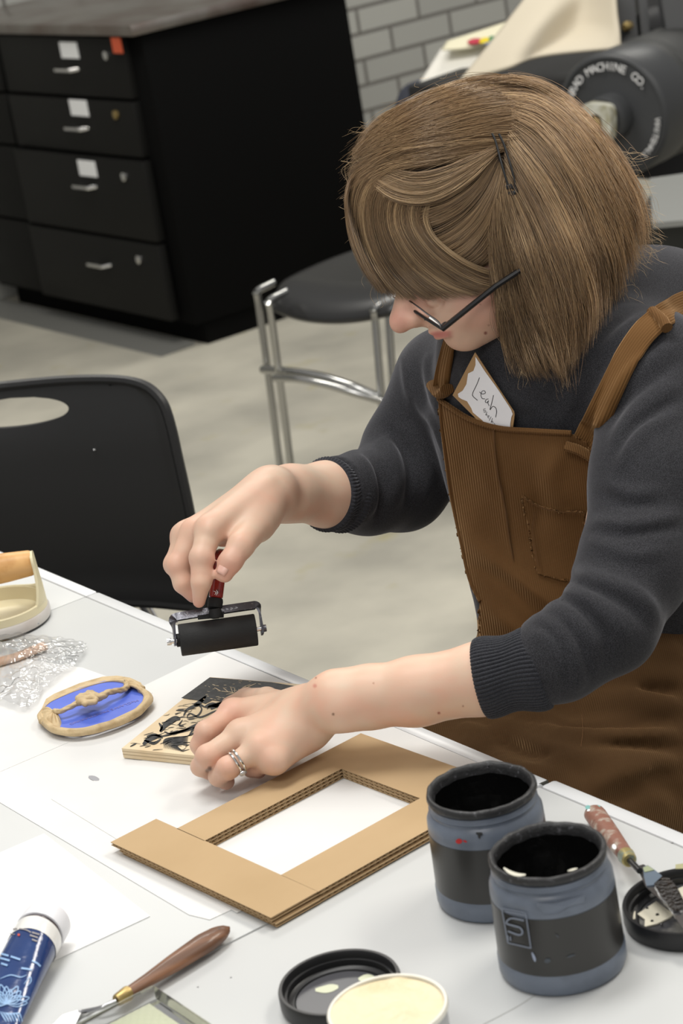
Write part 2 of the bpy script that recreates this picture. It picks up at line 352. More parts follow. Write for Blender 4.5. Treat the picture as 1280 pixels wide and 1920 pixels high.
for u, v, r in ((275, 806, 3), (177, 843, 1.5), (155, 734, 5)):
    q = P(u, v, 3.15); MB().lathe([(r * .0007, -.06), (r * .0007, .0 if r > 4 else .006)], q, -RF, 10).build('paint_speck', M_label if r < 5 else M_side, bo)
M_dchrome = mat('dull_chrome', (.42, .42, .41), .2, metal=1)
# stool (far): seat, twin chrome legs with curved rails
stl = thing('stool', (2.75, 4.0, 0), 'low stool with a rounded black seat and twin chrome legs', 'stool')
a0 = P(481, 560, 4.93); b0 = P(733, 590, 4.72); ex = (b0 - a0); ex[2] = 0; Ls = np.linalg.norm(ex); ex /= Ls; ey = np.array([-ex[1], ex[0], 0])
if ey @ RF < 0: ey = -ey
nu, nv = 30, 26; V = []; zt = .515
for i in range(nu + 1):
    for j in range(nv + 1):
        s_ = i / nu * 2 - 1; t_ = j / nv * 2 - 1
        x = s_ * math.sqrt(1 - .5 * t_ * t_ * .62); y = t_ * math.sqrt(1 - .5 * s_ * s_ * .62)
        e_ = max(abs(s_), abs(t_))
        z = .012 * s_ * s_ - .05 * max(0, -t_ - .45) ** 1.6 * 2 - .05 * max(0, e_ - .82) ** 1.3 * 3
        V.append((a0 + b0) / 2 * [1, 1, 0] + ex * x * Ls * .56 + ey * (.19 + y * .2) + np.array([0, 0, zt + z]))
o = link('seat', pyd('seat', V, [(i * (nv + 1) + j, (i + 1) * (nv + 1) + j, (i + 1) * (nv + 1) + j + 1, i * (nv + 1) + j + 1) for i in range(nu) for j in range(nv)]), mat('satin_black_plastic', (.014, .014, .0145), .3, spec=.6), stl)
sm = o.modifiers.new('s', 'SOLIDIFY'); sm.thickness = .022; sm.offset = -1
bm_ = o.modifiers.new('b', 'BEVEL'); bm_.width = .007; bm_.segments = 2; bm_.limit_method = 'ANGLE'
def gz(u, v): p = onz(u, v, .012); return p
for (t1, d1), (f1), bk in ((((482, 549), 4.95), (536, 950), .34), (((505, 569), 4.85), (557, 957), .3), (((702, 588), 4.76), (734, 985), .34), (((727, 572), 4.80), (752, 968), .3)):
    T = P(*t1, d1); T[2] = min(T[2], .505); B = gz(*f1)
    MB().tube(cr([T + ey * .06 + [0, 0, .012], T + [0, 0, .008], T + (B - T) * .04, T + (B - T) * .5, B + (T - B) * .04, B + ey * .03, B + ey * bk], 6), .0085, 12).build('leg', M_dchrome, stl)
    MB().lathe([(.016, 0), (.018, .012), (.013, .026)], (B + ey * bk) * [1, 1, 0], n=14).build('foot', M_plast, stl)
MB().tube(cr([P(492, 693, 4.97), P(545, 697, 4.9), P(602, 706, 4.84), P(655, 722, 4.8), P(709, 744, 4.79)], 6), .0095, 12).build('rail', M_dchrome, stl)
MB().tube(cr([P(515, 709, 4.9), P(560, 711, 4.84), P(612, 721, 4.8), P(665, 737, 4.78), P(735, 757, 4.78)], 6), .0085, 12).build('rail', M_dchrome, stl)
# ------------------------------------------------------------------ etching press
M_press = mat('press_enamel', (.046, .048, .051), .4, spec=.4, noise=(5, (.034, .036, .038), .4, .7, 3))
M_pdark = mat('press_dark', (.012, .012, .013), .5)
M_prim = mat('press_grey', (.22, .225, .215), .45)
M_nut = mat('cast_nut', (.55, .55, .48), .4, noise=(40, (.3, .28, .18), .4, .7, 3))
M_wtxt = mat('raised_letters', (.68, .68, .68), .5)
pc = P(1148, 217, 5.3)
pr = thing('etching_press', (pc[0] + .35, pc[1] + .1, 0), 'dark grey etching press with round lettered weights behind the woman', 'printing press')
wax = np.array([-.955, -.29, 0.]); wax /= np.linalg.norm(wax); R0 = .150
wl = MB().lathe([(.04, -.13), (R0 - .006, -.13), (R0, -.124), (R0, -.006), (R0 - .004, 0), (R0 - .012, .003), (R0 - .016, -.002), (.07, -.004), (.06, -.002)], pc, wax, 96).build('weight_disc', M_press, pr)
MB().lathe([(.05, -.33), (.145, -.33), (.15, -.32), (.15, -.175), (.142, -.165), (.142, -.13), (.05, -.13)], pc, wax, 96).build('weight_drum', mat('drum_enamel', (.04, .041, .04), .5), pr)
MB().lathe([(.056, -.01), (.056, .035), (.05, .045), (.03, .046)], pc, wax, 48).build('collar', M_press, pr)
e1 = np.cross([0, 0, 1.], wax); e1 /= np.linalg.norm(e1); e2 = np.cross(wax, e1); MW = np.stack([e1, e2, wax], 1)
a_ = math.radians(-8); rot = np.array([[math.cos(a_), -math.sin(a_), 0], [math.sin(a_), math.cos(a_), 0], [0, 0, 1]])
sq = []
for k in range(32):
    t = 2 * math.pi * k / 32; c_, s_ = math.cos(t), math.sin(t); sq.append((.04 * math.copysign(abs(c_) ** .45, c_), .045 * math.copysign(abs(s_) ** .45, s_)))
mb = MB(); pts = [(x, y, z) for z in (.05, .078) for x, y in sq]; hol = [(.017 * math.cos(2 * math.pi * k / 32), .022 * math.sin(2 * math.pi * k / 32), z) for z in (.078, .06) for k in range(32)]
allp = np.array(pts + hol) @ rot.T @ MW.T + pc
mb.add(allp, [(k, (k + 1) % 32, 32 + (k + 1) % 32, 32 + k) for k in range(32)] + [(32 + k, 32 + (k + 1) % 32, 64 + (k + 1) % 32, 64 + k) for k in range(32)] + [(64 + k, 64 + (k + 1) % 32, 96 + (k + 1) % 32, 96 + k) for k in range(32)] + [tuple(range(96, 128))])
nu_ = mb.build('square_nut', M_nut, pr)
MB().lathe([(.008, .055), (.014, .066), (.013, .082), (.006, .086)], pc, wax, 20).build('bolt', M_brass, nu_)
# raised lettering round the rim
def ring_text(txt, a0_, a1_, rad, size):
    k = len(txt)
    for i, chh in enumerate(txt):
        if chh == ' ': continue
        a = math.radians(a0_ + (a1_ - a0_) * i / (k - 1)); c = np.array(pc) + wax * .003 + rad * (math.cos(a) * e1 + math.sin(a) * e2)
        yv = math.cos(a) * e1 + math.sin(a) * e2; xv = np.cross(yv, wax)
        Mx = Matrix(((xv[0], yv[0], wax[0], c[0]), (xv[1], yv[1], wax[1], c[1]), (xv[2], yv[2], wax[2], c[2]), (0, 0, 0, 1)))
        text_mesh(chh, size, 'raised_letter', M_wtxt, wl, Mx, .001)
ring_text('CONRAD MACHINE CO.', 170, 35, .117, .027)
ring_text('WHITEHALL', -8, -52, .122, .02)
def pslab(pts, d, th, mtl, name, par):
    W = [P(u, v, d) for u, v in pts]; return MB().slab(W, RF * th).build(name, mtl, par, smooth=False)
pslab([(1146, -25), (1186, -25), (1200, 104), (1160, 112)], 5.55, .05, M_press, 'frame_post', pr)
pslab([(1194, -25), (1210, -25), (1224, 112), (1206, 112)], 5.55, .05, M_press, 'frame_post', pr)
pslab([(1236, -25), (1310, -25), (1310, 190), (1264, 150)], 5.45, .06, M_press, 'frame_post', pr)
pslab([(1180, -30), (1300, -30), (1300, 340), (1180, 330)], 5.86, .03, M_pdark, 'side_plate', pr)
MB().lathe([(.055, 0), (.055, .12), (.045, .13)], P(1232, 52, 5.72), wax, 40).build('roller_end', M_pdark, pr)
MB().lathe([(.010, 0), (.013, .02), (.007, .03)], P(1181, 47, 5.53), wax, 16).build('brass_screw', M_brass, pr)
MB().lathe([(.012, 0), (.012, .03)], P(1252, 134, 5.4), wax, 16).build('brass_screw', M_brass, pr)
MB().lathe([(.008, 0), (.008, .02)], P(1254, 221, 5.28), wax, 16).build('brass_screw', M_brass, pr)
MB().lathe([(.075, -.05), (.085, 0), (.085, .03), (.07, .04)], P(800, 205, 6.25), wax, 40).build('roller_end', mat('blue_grey_enamel', (.055, .06, .08), .5), pr)
# press bed and dark body under the blanket
bz = P(1000, 130, 5.75)
MB().box((4.15, 4.62, .66), (1.15, .55, .16), M=np.array([[.98, -.2, 0], [.2, .98, 0], [0, 0, 1]]), bev=.01).build('press_bed', M_pdark, pr)
for lx, ly in ((-.48, -.2), (-.48, .2), (.45, -.2), (.45, .2)):
    MB().box((4.15 + .98 * lx - .2 * ly, 4.62 + .2 * lx + .98 * ly, .30), (.06, .06, .59), bev=.004).build('leg', M_press, pr)
MB().box((3.92, 4.25, .62), (.10, .62, .10), M=np.array([[.98, -.2, 0], [.2, .98, 0], [0, 0, 1]]), bev=.006).build('cross_beam', M_pdark, pr)
sh_ = MB(); q = [onz(u, v, .60) for u, v in ((1218, 334), (1330, 318), (1340, 408), (1222, 418))]; sh_.slab(q, (0, 0, -.012)); sh_.build('lower_shelf', M_prim, pr, smooth=False)
q2 = [onz(u, v, .588) for u, v in ((1190, 417), (1345, 404), (1400, 330), (1230, 345))]
MB().slab([p for p in q2], (0, 0, -.585)).build('cabinet_base', mat('olive_black_enamel', (.018, .02, .018), .5), pr, smooth=False)
# blanket: draped felt
def drape(name, rows, mtl, lab, cat, th=.006, parent=None):
    """rows: list of rows of (u, v, depth) control points, lofted both ways"""
    R_ = [cr([P(*p) for p in r], 8) for r in rows]; R_ = np.array(R_); C_ = np.array([cr(R_[:, j], 8) for j in range(R_.shape[1])])
    a, b = C_.shape[:2]; V = C_.reshape(-1, 3)
    o = link(name, pyd(name, V, [(i * b + j, i * b + j + 1, (i + 1) * b + j + 1, (i + 1) * b + j) for i in range(a - 1) for j in range(b - 1)]), mtl, parent)
    s = o.modifiers.new('s', 'SOLIDIFY'); s.thickness = th; s.offset = 0
    if lab: tag(o, lab, cat)
    return o
M_felt = mat('cream_felt', (.60, .54, .43), .9, spec=.1, bump=(300, .3, .003))
drape('press_blanket', [[(1005, -30, 5.72), (1060, -32, 5.66), (1110, -32, 5.6), (1152, -30, 5.5)],
    [(955, 35, 5.66), (1020, 30, 5.56), (1090, 25, 5.62), (1156, 25, 5.48)],
    [(912, 90, 5.62), (985, 80, 5.52), (1075, 62, 5.6), (1161, 60, 5.46)],
    [(862, 152, 5.62), (950, 128, 5.5), (1020, 104, 5.52), (1164, 90, 5.45)]], M_felt, 'cream felt blanket draped over the rollers of the etching press', 'blanket')
M_white = mat('cotton_white', (.74, .72, .66), .85)
drape('blotter_sheet', [[(826, 92, 6.15), (900, 70, 6.1), (985, 40, 6.05)], [(790, 150, 6.08), (860, 138, 6.03), (960, 120, 5.98)], [(750, 215, 6.02), (830, 210, 5.97), (920, 200, 5.92)]], M_white, 'white blotter sheet hanging off the press bed beside the blanket', 'sheet', .003)
pm = drape('printed_sheet', [[(838, 78, 6.12), (900, 58, 6.08), (985, 30, 6.04)], [(828, 94, 6.06), (890, 88, 6.02), (968, 62, 5.98)]], mat('print_paper', (.72, .68, .5), .7), 'small print with red, yellow, green and blue patches lying on the press', 'print', .004)
PM = lambda u, v: P(u, v, 6.16 - .0013 * (u - 840) - .0035 * (v - 60) - .012)
for nm, c, line in (('red_patch', (.45, .03, .06), [(876, 79), (904, 75)]), ('yellow_patch', (.7, .55, .02), [(896, 78), (920, 73)]), ('green_patch', (.04, .2, .08), [(914, 74), (930, 71)]), ('blue_patch', (.03, .10, .35), [(924, 74), (945, 70)]), ('blue_patch', (.03, .12, .4), [(938, 54), (962, 50)])):
    strokes([line], PM, 11 if 'blue' not in nm else 7, 0, nm, mat(nm, c, .6), pm)
strokes([[(906, 82), (925, 78), (940, 72)]], PM, 5, 0, 'blue_patch', mat('deep_blue', (.03, .1, .35), .6), pm)
# ------------------------------------------------------------------ tables
M_top = mat('grey_table_top', (.60, .61, .605), .42, spec=.4, noise=(3, (.56, .57, .57), .4, .7, 3))
M_edge = mat('table_edge_strip', (.70, .71, .72), .3, spec=.5)
M_line = mat('dark_joint', (.30, .30, .30), .6)
M_leg = mat('grey_tube', (.2, .2, .2), .4, metal=.6)
M_scuff = mat('scuff', (.33, .33, .33), .7)
def table(cx, x1, y0, y1, label, rot=0, dz=0):
    x0 = x1 - .74; c = np.array([(x0 + x1) / 2, (y0 + y1) / 2, 0]); t = thing('folding_table', c, label, 'table', None)
    zt = .74 + dz; g_ = .0012; e = .017
    MB().box((c[0], c[1], zt - .016), (x1 - x0 - 2 * e - 2 * g_, y1 - y0 - 2 * e - 2 * g_ if False else y1 - y0 - .0012, .032), bev=.0006).build('tabletop', M_top, t)
    MB().box((x1 - e / 2, c[1], zt - .015), (e, y1 - y0 - .0012, .032), bev=.0035).build('edge_strip', M_edge, t)
    MB().box((x0 + e / 2, c[1], zt - .015), (e, y1 - y0 - .0012, .032), bev=.0035).build('edge_strip', M_edge, t)
    MB().box((c[0], c[1], zt - .0195), (x1 - x0 - 2 * e + .003, y1 - y0 - .002, .0375)).build('joint', M_line, t)
    for a in (x0 + .07, x1 - .07):
        for b in (y0 + .06, y1 - .06):
            l = MB().tube([(a, b, zt - .034), (a, b, .015)], .014, 14).build('leg', M_leg, t); MB().lathe([(.018, 0), (.018, .03)], (a, b, 0), n=14).build('foot', M_plast, l)
    return t
T1 = table(0, 1.1045, 1.4338, 2.2492, 'grey folding table under the woodblock, papers and blue disc')
T0 = table(0, 1.1045, 2.2496, 3.05, 'grey folding table whose end shows behind the wooden-handled press', dz=.0)
T2 = table(0, 1.1045, .62, 1.4325, 'grey folding table under the ink jars and palette knives')
for o_, m_ in ((T2, -.012),):
    o_.location.x += .0035
mat('dark_bracket', (.12, .12, .10), .35, metal=.5)
q = [onz(*p, .7405) for p in ((1008, 1470), (1030, 1460), (1040, 1466), (1030, 1474))]; q = [np.array([min(a[0], 1.103), max(a[1], 1.4346), a[2]]) for a in q]; MB().slab(q, (0, 0, -.003)).build('corner_bracket', bpy.data.materials['dark_bracket'], T1, smooth=False)
TZ = lambda z: (lambda u, v: onz(u, v, z))
strokes([[(1004, 1865), (966, 1889), (905, 1921)]], TZ(.7402), 1.2, 0, 'scratch', mat('scratch', (.38, .38, .36), .7), T2, taper=False)
for (u, v, r) in ((1259, 1580, 2.6),):
    MB().lathe([(r * .00042, 0), (r * .00042, .0005)], onz(u, v, .74), n=10).build('ink_speck', M_scuff, T2)
for (u, v, r) in ((433, 1833, 1.6), (371, 1851, 1.6)):
    MB().lathe([(r * .0005, 0), (r * .0005, .0005)], onz(u, v, .74), n=10).build('ink_speck', M_scuff, T2)
# ================================================================== things on the table
ZT = .7402
M_paper = mat('newsprint', (.74, .735, .72), .85, spec=.15, noise=(14, (.71, .705, .69), .35, .7, 3))
M_white2 = mat('white_card', (.80, .80, .795), .7, spec=.2)
def plate(name, pts, z, th, mtl, lab=None, cat=None, grp=None, par=None):
    W = [np.array([p[0], p[1], z]) for p in pts]; o = MB().slab(W, (0, 0, th)).build(name, mtl, par, smooth=False)
    if lab: tag(o, lab, cat, grp)
    return o
plate('newsprint_sheet', [(1.0862, 1.965), (1.0862, 1.462), (.764, 1.478), (.757, 1.50), (.7535, 1.93)], ZT, .0004, M_paper, 'large white newsprint sheet along the table edge, under the woodblock and the blue disc', 'paper')
c_ = [onz(155, 1253, ZT)[:2], onz(168, 1283, ZT)[:2]]
plate('newsprint_sheet', [c_[0], (.985, 1.93), (.93, 1.90), (.70, 1.90), (.69, 2.20), (.93, 2.19)], ZT + .00042, .0003, M_paper, 'white paper whose corner shows between the crumpled plastic and the blue disc', 'paper')
plate('newsprint_sheet', [(.790, 1.80), (1.0865, 1.79), (1.0865, 1.457), (1.02, 1.466), (.785, 1.468)], ZT + .00045, .0004, M_paper, 'white newsprint sheet lying under the cardboard frame, its corner poking out toward the knife', 'paper')
q = [onz(*p, ZT)[:2] for p in ((83, 1564), (281, 1719), (94, 1806))]; q0 = q[0] + (q[2] - q[1]) / np.linalg.norm(q[2] - q[1]) * .26; q3 = q[1] + (q[2] - q[1]) / np.linalg.norm(q[2] - q[1]) * .26
plate('card_sheet', [q[0], q[1], q3, q0], ZT, .0008, M_white2, 'clean bright white sheet in the lower left, under the paint tube', 'paper')
# little grey triangle mark and pencil lines on the newsprint
strokes([[(166, 1456), (186, 1462)]], TZ(.7411), 9, 0, 'ink_mark', mat('pencil_grey', (.35, .35, .37), .8), bpy.data.objects['newsprint_sheet'])
# ------------------------------------------------------------------ woodblock
M_birch = mat('birch_ply', (.74, .60, .40), .6, noise=(30, (.66, .50, .30), .4, .7, 3)); M_plyd = mat('ply_core', (.48, .36, .22), .7)
M_ink = mat('black_ink', (.013, .013, .014), .55, spec=.4, noise=(180, (.03, .03, .03), .45, .6, 2))
bA = onz(228, 1403, .752); a1 = math.radians(24.9); bx_ = np.array([math.cos(a1), math.sin(a1), 0]); by_ = np.array([math.sin(a1), -math.cos(a1), 0]); BL, BW_ = .1655, .128
blk = thing('woodblock', tuple(bA + bx_ * BL / 2 + by_ * BW_ / 2 - [0, 0, .012]), 'carved plywood printing block with black inked leaves, held down by the left hand', 'woodblock')
def bq(x, y, z): return bA + bx_ * x + by_ * y + np.array([0, 0, z])
zb = -.0105
for z0, z1, mm in ((zb, -.0072, M_birch), (-.0072, -.0060, M_plyd), (-.0060, -.0036, M_birch), (-.0036, -.0026, M_plyd), (-.0026, 0, M_birch)):
    MB().slab([bq(0, 0, z0), bq(BL, 0, z0), bq(BL, BW_, z0), bq(0, BW_, z0)], (0, 0, z1 - z0)).build('ply_layer', mm, blk, smooth=False)
BZ = TZ(.7522)
MB().slab([BZ(u, v) for u, v in ((393, 1270.5), (365, 1291), (340, 1309), (352, 1311), (369, 1313), (385, 1320), (398, 1313), (412, 1315), (424, 1322), (445, 1327), (480, 1345), (520, 1368), (555, 1330), (560, 1288), (508, 1279.5))], (0, 0, .0003)).build('inked_sky', M_ink, blk, smooth=False)
leaf = [([(363, 1322), (372, 1319), (386, 1306)], 8), ([(344, 1342), (352, 1330), (372, 1322), (384, 1326)], 5), ([(325, 1325), (345, 1328), (362, 1334)], 4), ([(330, 1332), (350, 1333)], 3), ([(384, 1326), (398, 1322), (412, 1326)], 9), ([(395, 1330), (408, 1322), (420, 1318)], 7),
        ([(372, 1322), (378, 1330), (370, 1342), (350, 1346)], 3), ([(350, 1346), (356, 1338), (375, 1345), (400, 1335), (420, 1328)], 3), ([(300, 1372), (312, 1358), (328, 1348), (338, 1348)], 11), ([(298, 1356), (303, 1364), (300, 1372)], 5), ([(308, 1372), (320, 1376), (345, 1370), (365, 1360), (395, 1348)], 4), ([(342, 1350), (336, 1360), (345, 1362)], 3),
        ([(268, 1396), (282, 1385), (300, 1380)], 10), ([(275, 1381), (290, 1378), (305, 1384)], 5), ([(270, 1388), (288, 1394), (302, 1386)], 5), ([(300, 1382), (330, 1374), (360, 1366), (400, 1352)], 5), ([(355, 1378), (365, 1366), (385, 1356)], 4), ([(352, 1380), (372, 1372), (395, 1366)], 4), ([(228, 1401), (240, 1394), (252, 1390)], 3), ([(230, 1402), (246, 1400)], 3), ([(244, 1400), (256, 1394)], 2.5)]
rgb = np.random.default_rng(3)
for i in range(15):
    t = i / 14; leaf.append(([(353 - 2 * t, 1380 + t * 16), (332 - 22 * (1 - t), 1386 + 12 * t), (318 - 10 * (1 - t) + 26 * t, 1403 + 7 * t)], 1.5))
for i in range(16): x = rgb.uniform(0, 1); leaf.append(([(262 + x * 80, 1374 - x * 62), (262 + x * 80 + rgb.uniform(10, 24), 1374 - x * 62 + rgb.uniform(1, 6))], rgb.uniform(1, 2)))
for i in range(26): x, y = rgb.uniform(250, 360), rgb.uniform(1335, 1400); leaf.append(([(x, y), (x + rgb.uniform(5, 16), y - rgb.uniform(0, 6))], rgb.uniform(.8, 1.6))) if (1404 - y) > (228 + 165 - x) * 0 + max(0, (x - 228) * -.8) and y > 1405 - (x - 236) * .78 else None
for i in range(10): leaf.append(([(300 + i * 4, 1346 - i * 2.8), (296 + i * 4, 1340 - i * 2.2)], 1.4)); leaf.append(([(388 + i * 3, 1330 - i), (393 + i * 3, 1322 - i)], 2.2))
def onblk(it): return all(x > 230 + (1403 - y) * 1.24 and y < 1403.5 + (x - 228) * .115 for x, y in it[0])
for i in range(90):
    x, y = rgb.uniform(232, 372), rgb.uniform(1318, 1412); leaf.append(([(x, y), (x + rgb.uniform(4, 9), y - rgb.uniform(0, 2)), (x + rgb.uniform(10, 22), y - rgb.uniform(-1, 6))], rgb.uniform(.6, 1.4)))
leaf = [it for it in leaf if onblk(it)]
strokes(leaf, BZ, 3, np.array([0, 0, .0003]), 'inked_leaves', M_ink, blk)
wl_ = []
for i in range(44): x, y = rgb.uniform(378, 500), rgb.uniform(1274, 1312); wl_.append(([(x, y), (x + rgb.uniform(3, 8), y + rgb.uniform(-.6, 1.2))], rgb.uniform(.5, 1)))
for a, b in (((408, 1296), (446, 1300)), ((418, 1290), (428, 1298)), ((432, 1288), (436, 1299)), ((440, 1290), (440, 1300)), ((424, 1303), (450, 1297)), ((448, 1292), (446, 1302)), ((454, 1290), (470, 1284)), ((462, 1290), (480, 1282)), ((402, 1290), (415, 1297)), ((398, 1284), (404, 1286))): wl_.append(([a, b], 1.2))
wl_ = [w_ for w_ in wl_ if w_[0][0][0] > 398 - (w_[0][0][1] - 1270) * 1.1 and w_[0][0][1] > 1271 + (w_[0][0][0] - 393) * .09]
strokes(wl_, BZ, 1, np.array([0, 0, .0005]), 'carved_lines', M_birch, blk)
# ------------------------------------------------------------------ cardboard frame (three corrugated layers)
M_card = mat('kraft_liner', (.50, .355, .205), .8, spec=.15, noise=(8, (.45, .315, .175), .35, .7, 5)); M_kraft = mat('kraft_flute', (.47, .33, .18), .85)
th = math.radians(4.3); cX = np.array([math.cos(th), math.sin(th), 0]); cY = np.array([-math.sin(th), math.cos(th), 0]); cO = onz(527, 1641, .7510)     # window corner nearest the camera
ZC = .7416
cf = thing('cardboard_frame', tuple(cO * [1, 1, 0] + [0, 0, ZC]), 'brown corrugated cardboard frame with a rectangular window, beside the ink jars', 'cardboard frame')
def loc2(x, y): return cO[:2] + cX[:2] * x + cY[:2] * y
def inv2(p): d_ = np.asarray(p)[:2] - cO[:2]; return np.array([d_ @ cX[:2], d_ @ cY[:2]])
wn = [inv2(onz(*p, .7510)) for p in ((527, 1641), (779, 1497.5), (642, 1439.5), (388, 1576))]; on = [inv2(onz(*p, .7510)) for p in ((507, 1721), (949, 1475), (680, 1374), (214, 1576), (253, 1552), (296, 1572))]
wx0, wx1, wy0, wy1 = 0, (wn[1][0] + wn[2][0]) / 2, 0, (wn[2][1] + wn[3][1]) / 2
ox0, ox1, oy0, oy1 = on[0][0], (on[1][0] + on[2][0]) / 2, (on[0][1] + on[1][1]) / 2, (on[2][1] + on[5][1]) / 2; sy1 = on[3][1]; sx1 = on[4][0]
def board(x0, x1, y0, y1, z, h, dirn, par, name='board', seed=0, top=True):
    """liner / sine flute / liner; flutes run along dirn"""
    rg_ = np.random.default_rng(seed); j = lambda: rg_.uniform(-.0006, .0006)
    P4 = [loc2(x0 + j(), y0 + j()), loc2(x1 + j(), y0 + j()), loc2(x1 + j(), y1 + j()), loc2(x0 + j(), y1 + j())]
    o = par if not top else MB().slab([np.array([*p, z + h - .0004]) for p in P4], (0, 0, .0004)).build(name, M_card, par, smooth=False)
    MB().slab([np.array([*p, z]) for p in P4], (0, 0, .0004)).build('liner', M_card, o, smooth=False)
    a, b = (x0, x1) if dirn == 'y' else (y0, y1); n = max(4, int((b - a) / .0011)); V = []
    for t in np.linspace(a + .0004, b - .0004, n):
        zz = z + h / 2 + (h / 2 - .0005) * math.sin(t * 2 * math.pi / .0072)
        e0, e1x = ((loc2(t, y0 + .0003), loc2(t, y1 - .0003)) if dirn == 'y' else (loc2(x0 + .0003, t), loc2(x1 - .0003, t)))
        V += [(*e0, zz), (*e1x, zz)]
    fl_ = link('flute', pyd('flute', V, [(2 * i, 2 * i + 1, 2 * i + 3, 2 * i + 2) for i in range(n - 1)]), M_kraft, o); s = fl_.modifiers.new('s', 'SOLIDIFY'); s.thickness = .00035
    return o
H1 = .0033
for L_, (dx, dy, dr) in enumerate(((.0012, -.001, 'x'), (-.0008, .0010, 'y'), (0, 0, 'x'))):
    z = ZC + L_ * H1; s_ = 0 if L_ == 2 else .004; tp = L_ < 2; cfp = cf
    if not tp:      # top sheet: one liner with the window cut out, and the strip laid against it
        zt_ = z + H1 - .0005; o4 = [loc2(wx0 - .0004, oy0), loc2(ox1, oy0), loc2(ox1, oy1), loc2(wx0 - .0004, oy1)]; i4 = [loc2(wx0 - .0004, wy0), loc2(wx1, wy0), loc2(wx1, wy1), loc2(wx0 - .0004, wy1)]
        V = [(*p, zt_) for p in o4 + i4] + [(*p, zt_ + .0004) for p in o4 + i4]; ed = [(0, 1, 5, 4), (1, 2, 6, 5), (2, 3, 7, 6)]
        cfp = MB().add(V, [f[::-1] for f in ed] + [tuple(i + 8 for i in f) for f in ed] + [(a, b, b + 8, a + 8) for a, b in ((0, 1), (1, 2), (2, 3), (5, 4), (6, 5), (7, 6))]).build('top_sheet', M_card, cf, smooth=False)
    ys = sy1 - (.012 if L_ < 2 else 0)
    board(ox0 + dx + s_ * .3, wx0, oy0 + dy, ys + dy, z, H1 - .0001, 'x', cf, seed=L_ * 4)               # strip on the left
    board(wx1, ox1 + dx, oy0 + dy, oy1 + dy, z, H1 - .0001, 'x', cfp, seed=L_ * 4 + 1, top=tp)
    board(wx0 + .0001, wx1 - .0001, oy0 + dy, wy0, z, H1 - .0001, 'y', cfp, seed=L_ * 4 + 2, top=tp)
    board(wx0 + .0001, wx1 - .0001, wy1, oy1 + dy, z, H1 - .0001, 'y', cfp, seed=L_ * 4 + 3, top=tp)
# ================================================================== the woman
per = thing('person', (1.42, 1.69, 0), 'woman leaning over the table in a charcoal sweater and brown corduroy overalls, holding a roller', 'person')
def skinmat():
    m = mat('skin', (.62, .36, .25), .48, spec=.42, attr='Col', sub=.12, bump=(700, .10, .0004)); return m
M_skin = skinmat()
SK = np.array([.68, .455, .335]); PINK = np.array([.58, .225, .18]); LIPC = np.array([.50, .115, .11])
def zfix(p, z):
    return p
def smd(*a, k): 
    d = a[0]
    for e in a[1:]: d = smin(d, e, k)
    return d
# ---- near (left) hand on the block: joints as pixel + height, the rest in depth
wr = P(632, 1312, 2.065); wr2 = P(585, 1335, 2.07)
fore = [P(1085, 1215, 2.03), P(905, 1272, 2.035), P(780, 1296, 2.05), P(690, 1307, 2.06), wr]
forr = [.028, .0325, .031, .0285, .0265]
def cz(u, v, z): return onz(u, v, z)
MC = {'i': cz(437, 1338, .792), 'm': cz(452, 1378, .7895), 'r': cz(488, 1402, .784), 'p': cz(514, 1425, .774)}
LH = {'i': [MC['i'], cz(386, 1372, .790), cz(374, 1397, .777), cz(381, 1415, .764)], 
      'm': [MC['m'], cz(389, 1418, .782), cz(376, 1437, .768), cz(395, 1448, .757)],
      'r': [MC['r'], cz(427, 1440, .775), cz(409, 1456, .762), cz(424, 1465, .752)],
      'p': [MC['p'], cz(480, 1436, .764), cz(470, 1441, .756), cz(485, 1446, .751)],
      't': [cz(560, 1330, .790), cz(500, 1312, .778), cz(462, 1310, .768), cz(430, 1322, .762)]}
LR = {'i': [.0118, .0098, .0088, .0078], 'm': [.0122, .0102, .0092, .0080], 'r': [.0118, .0098, .0090, .0080], 'p': [.0112, .0086, .0078, .0070], 't': [.0145, .0120, .0105, .0085]}
def left_hand(p):
    d = cap(p, wr, cz(566, 1345, .792), .0255, .0270)
    palm = [(cz(575, 1330, .795), MC['i'], .022, .0135), (cz(578, 1345, .793), MC['m'], .0225, .0142), (cz(575, 1358, .788), MC['r'], .021, .0145), (cz(568, 1372, .781), MC['p'], .019, .0140)]
    for a, b, ra, rb in palm: d = smin(d, cap(p, a, b, ra, rb), .012)
    d = smin(d, ell(p, cz(520, 1372, .783), (.040, .030, .017), LHM), .012)
    f = None
    for k in 'imrp':
        e = chain(p, LH[k], LR[k], .003)
        for j, rr_ in ((1, 1.06),): e = smin(e, sph(p, LH[k][j], LR[k][j] * rr_), .004)
        f = e if f is None else smin(f, e, .0016)
    d = smin(d, f, .0065)
    for k in 'imr': d = smin(d, sph(p, MC[k] + RU * .0015, LR[k][0] * 1.02), .006)
    d = smin(d, chain(p, LH['t'], LR['t'], .004), .008)
    # veins / tendons
    d = smin(d, sph(p, P(640, 1335, 2.052), .0165), .014)     # ulna bump
    return d
e1_ = (MC['i'] + MC['m']) / 2 - wr; e1_ /= np.linalg.norm(e1_); e3_ = np.array([0, 0, 1.]) - e1_ * e1_[2]; e3_ /= np.linalg.norm(e3_); LHM = np.stack([e1_, np.cross(e3_, e1_), e3_])
def left_arm(p): return smin(chain(p, fore, forr, .01), left_hand(p), .012)
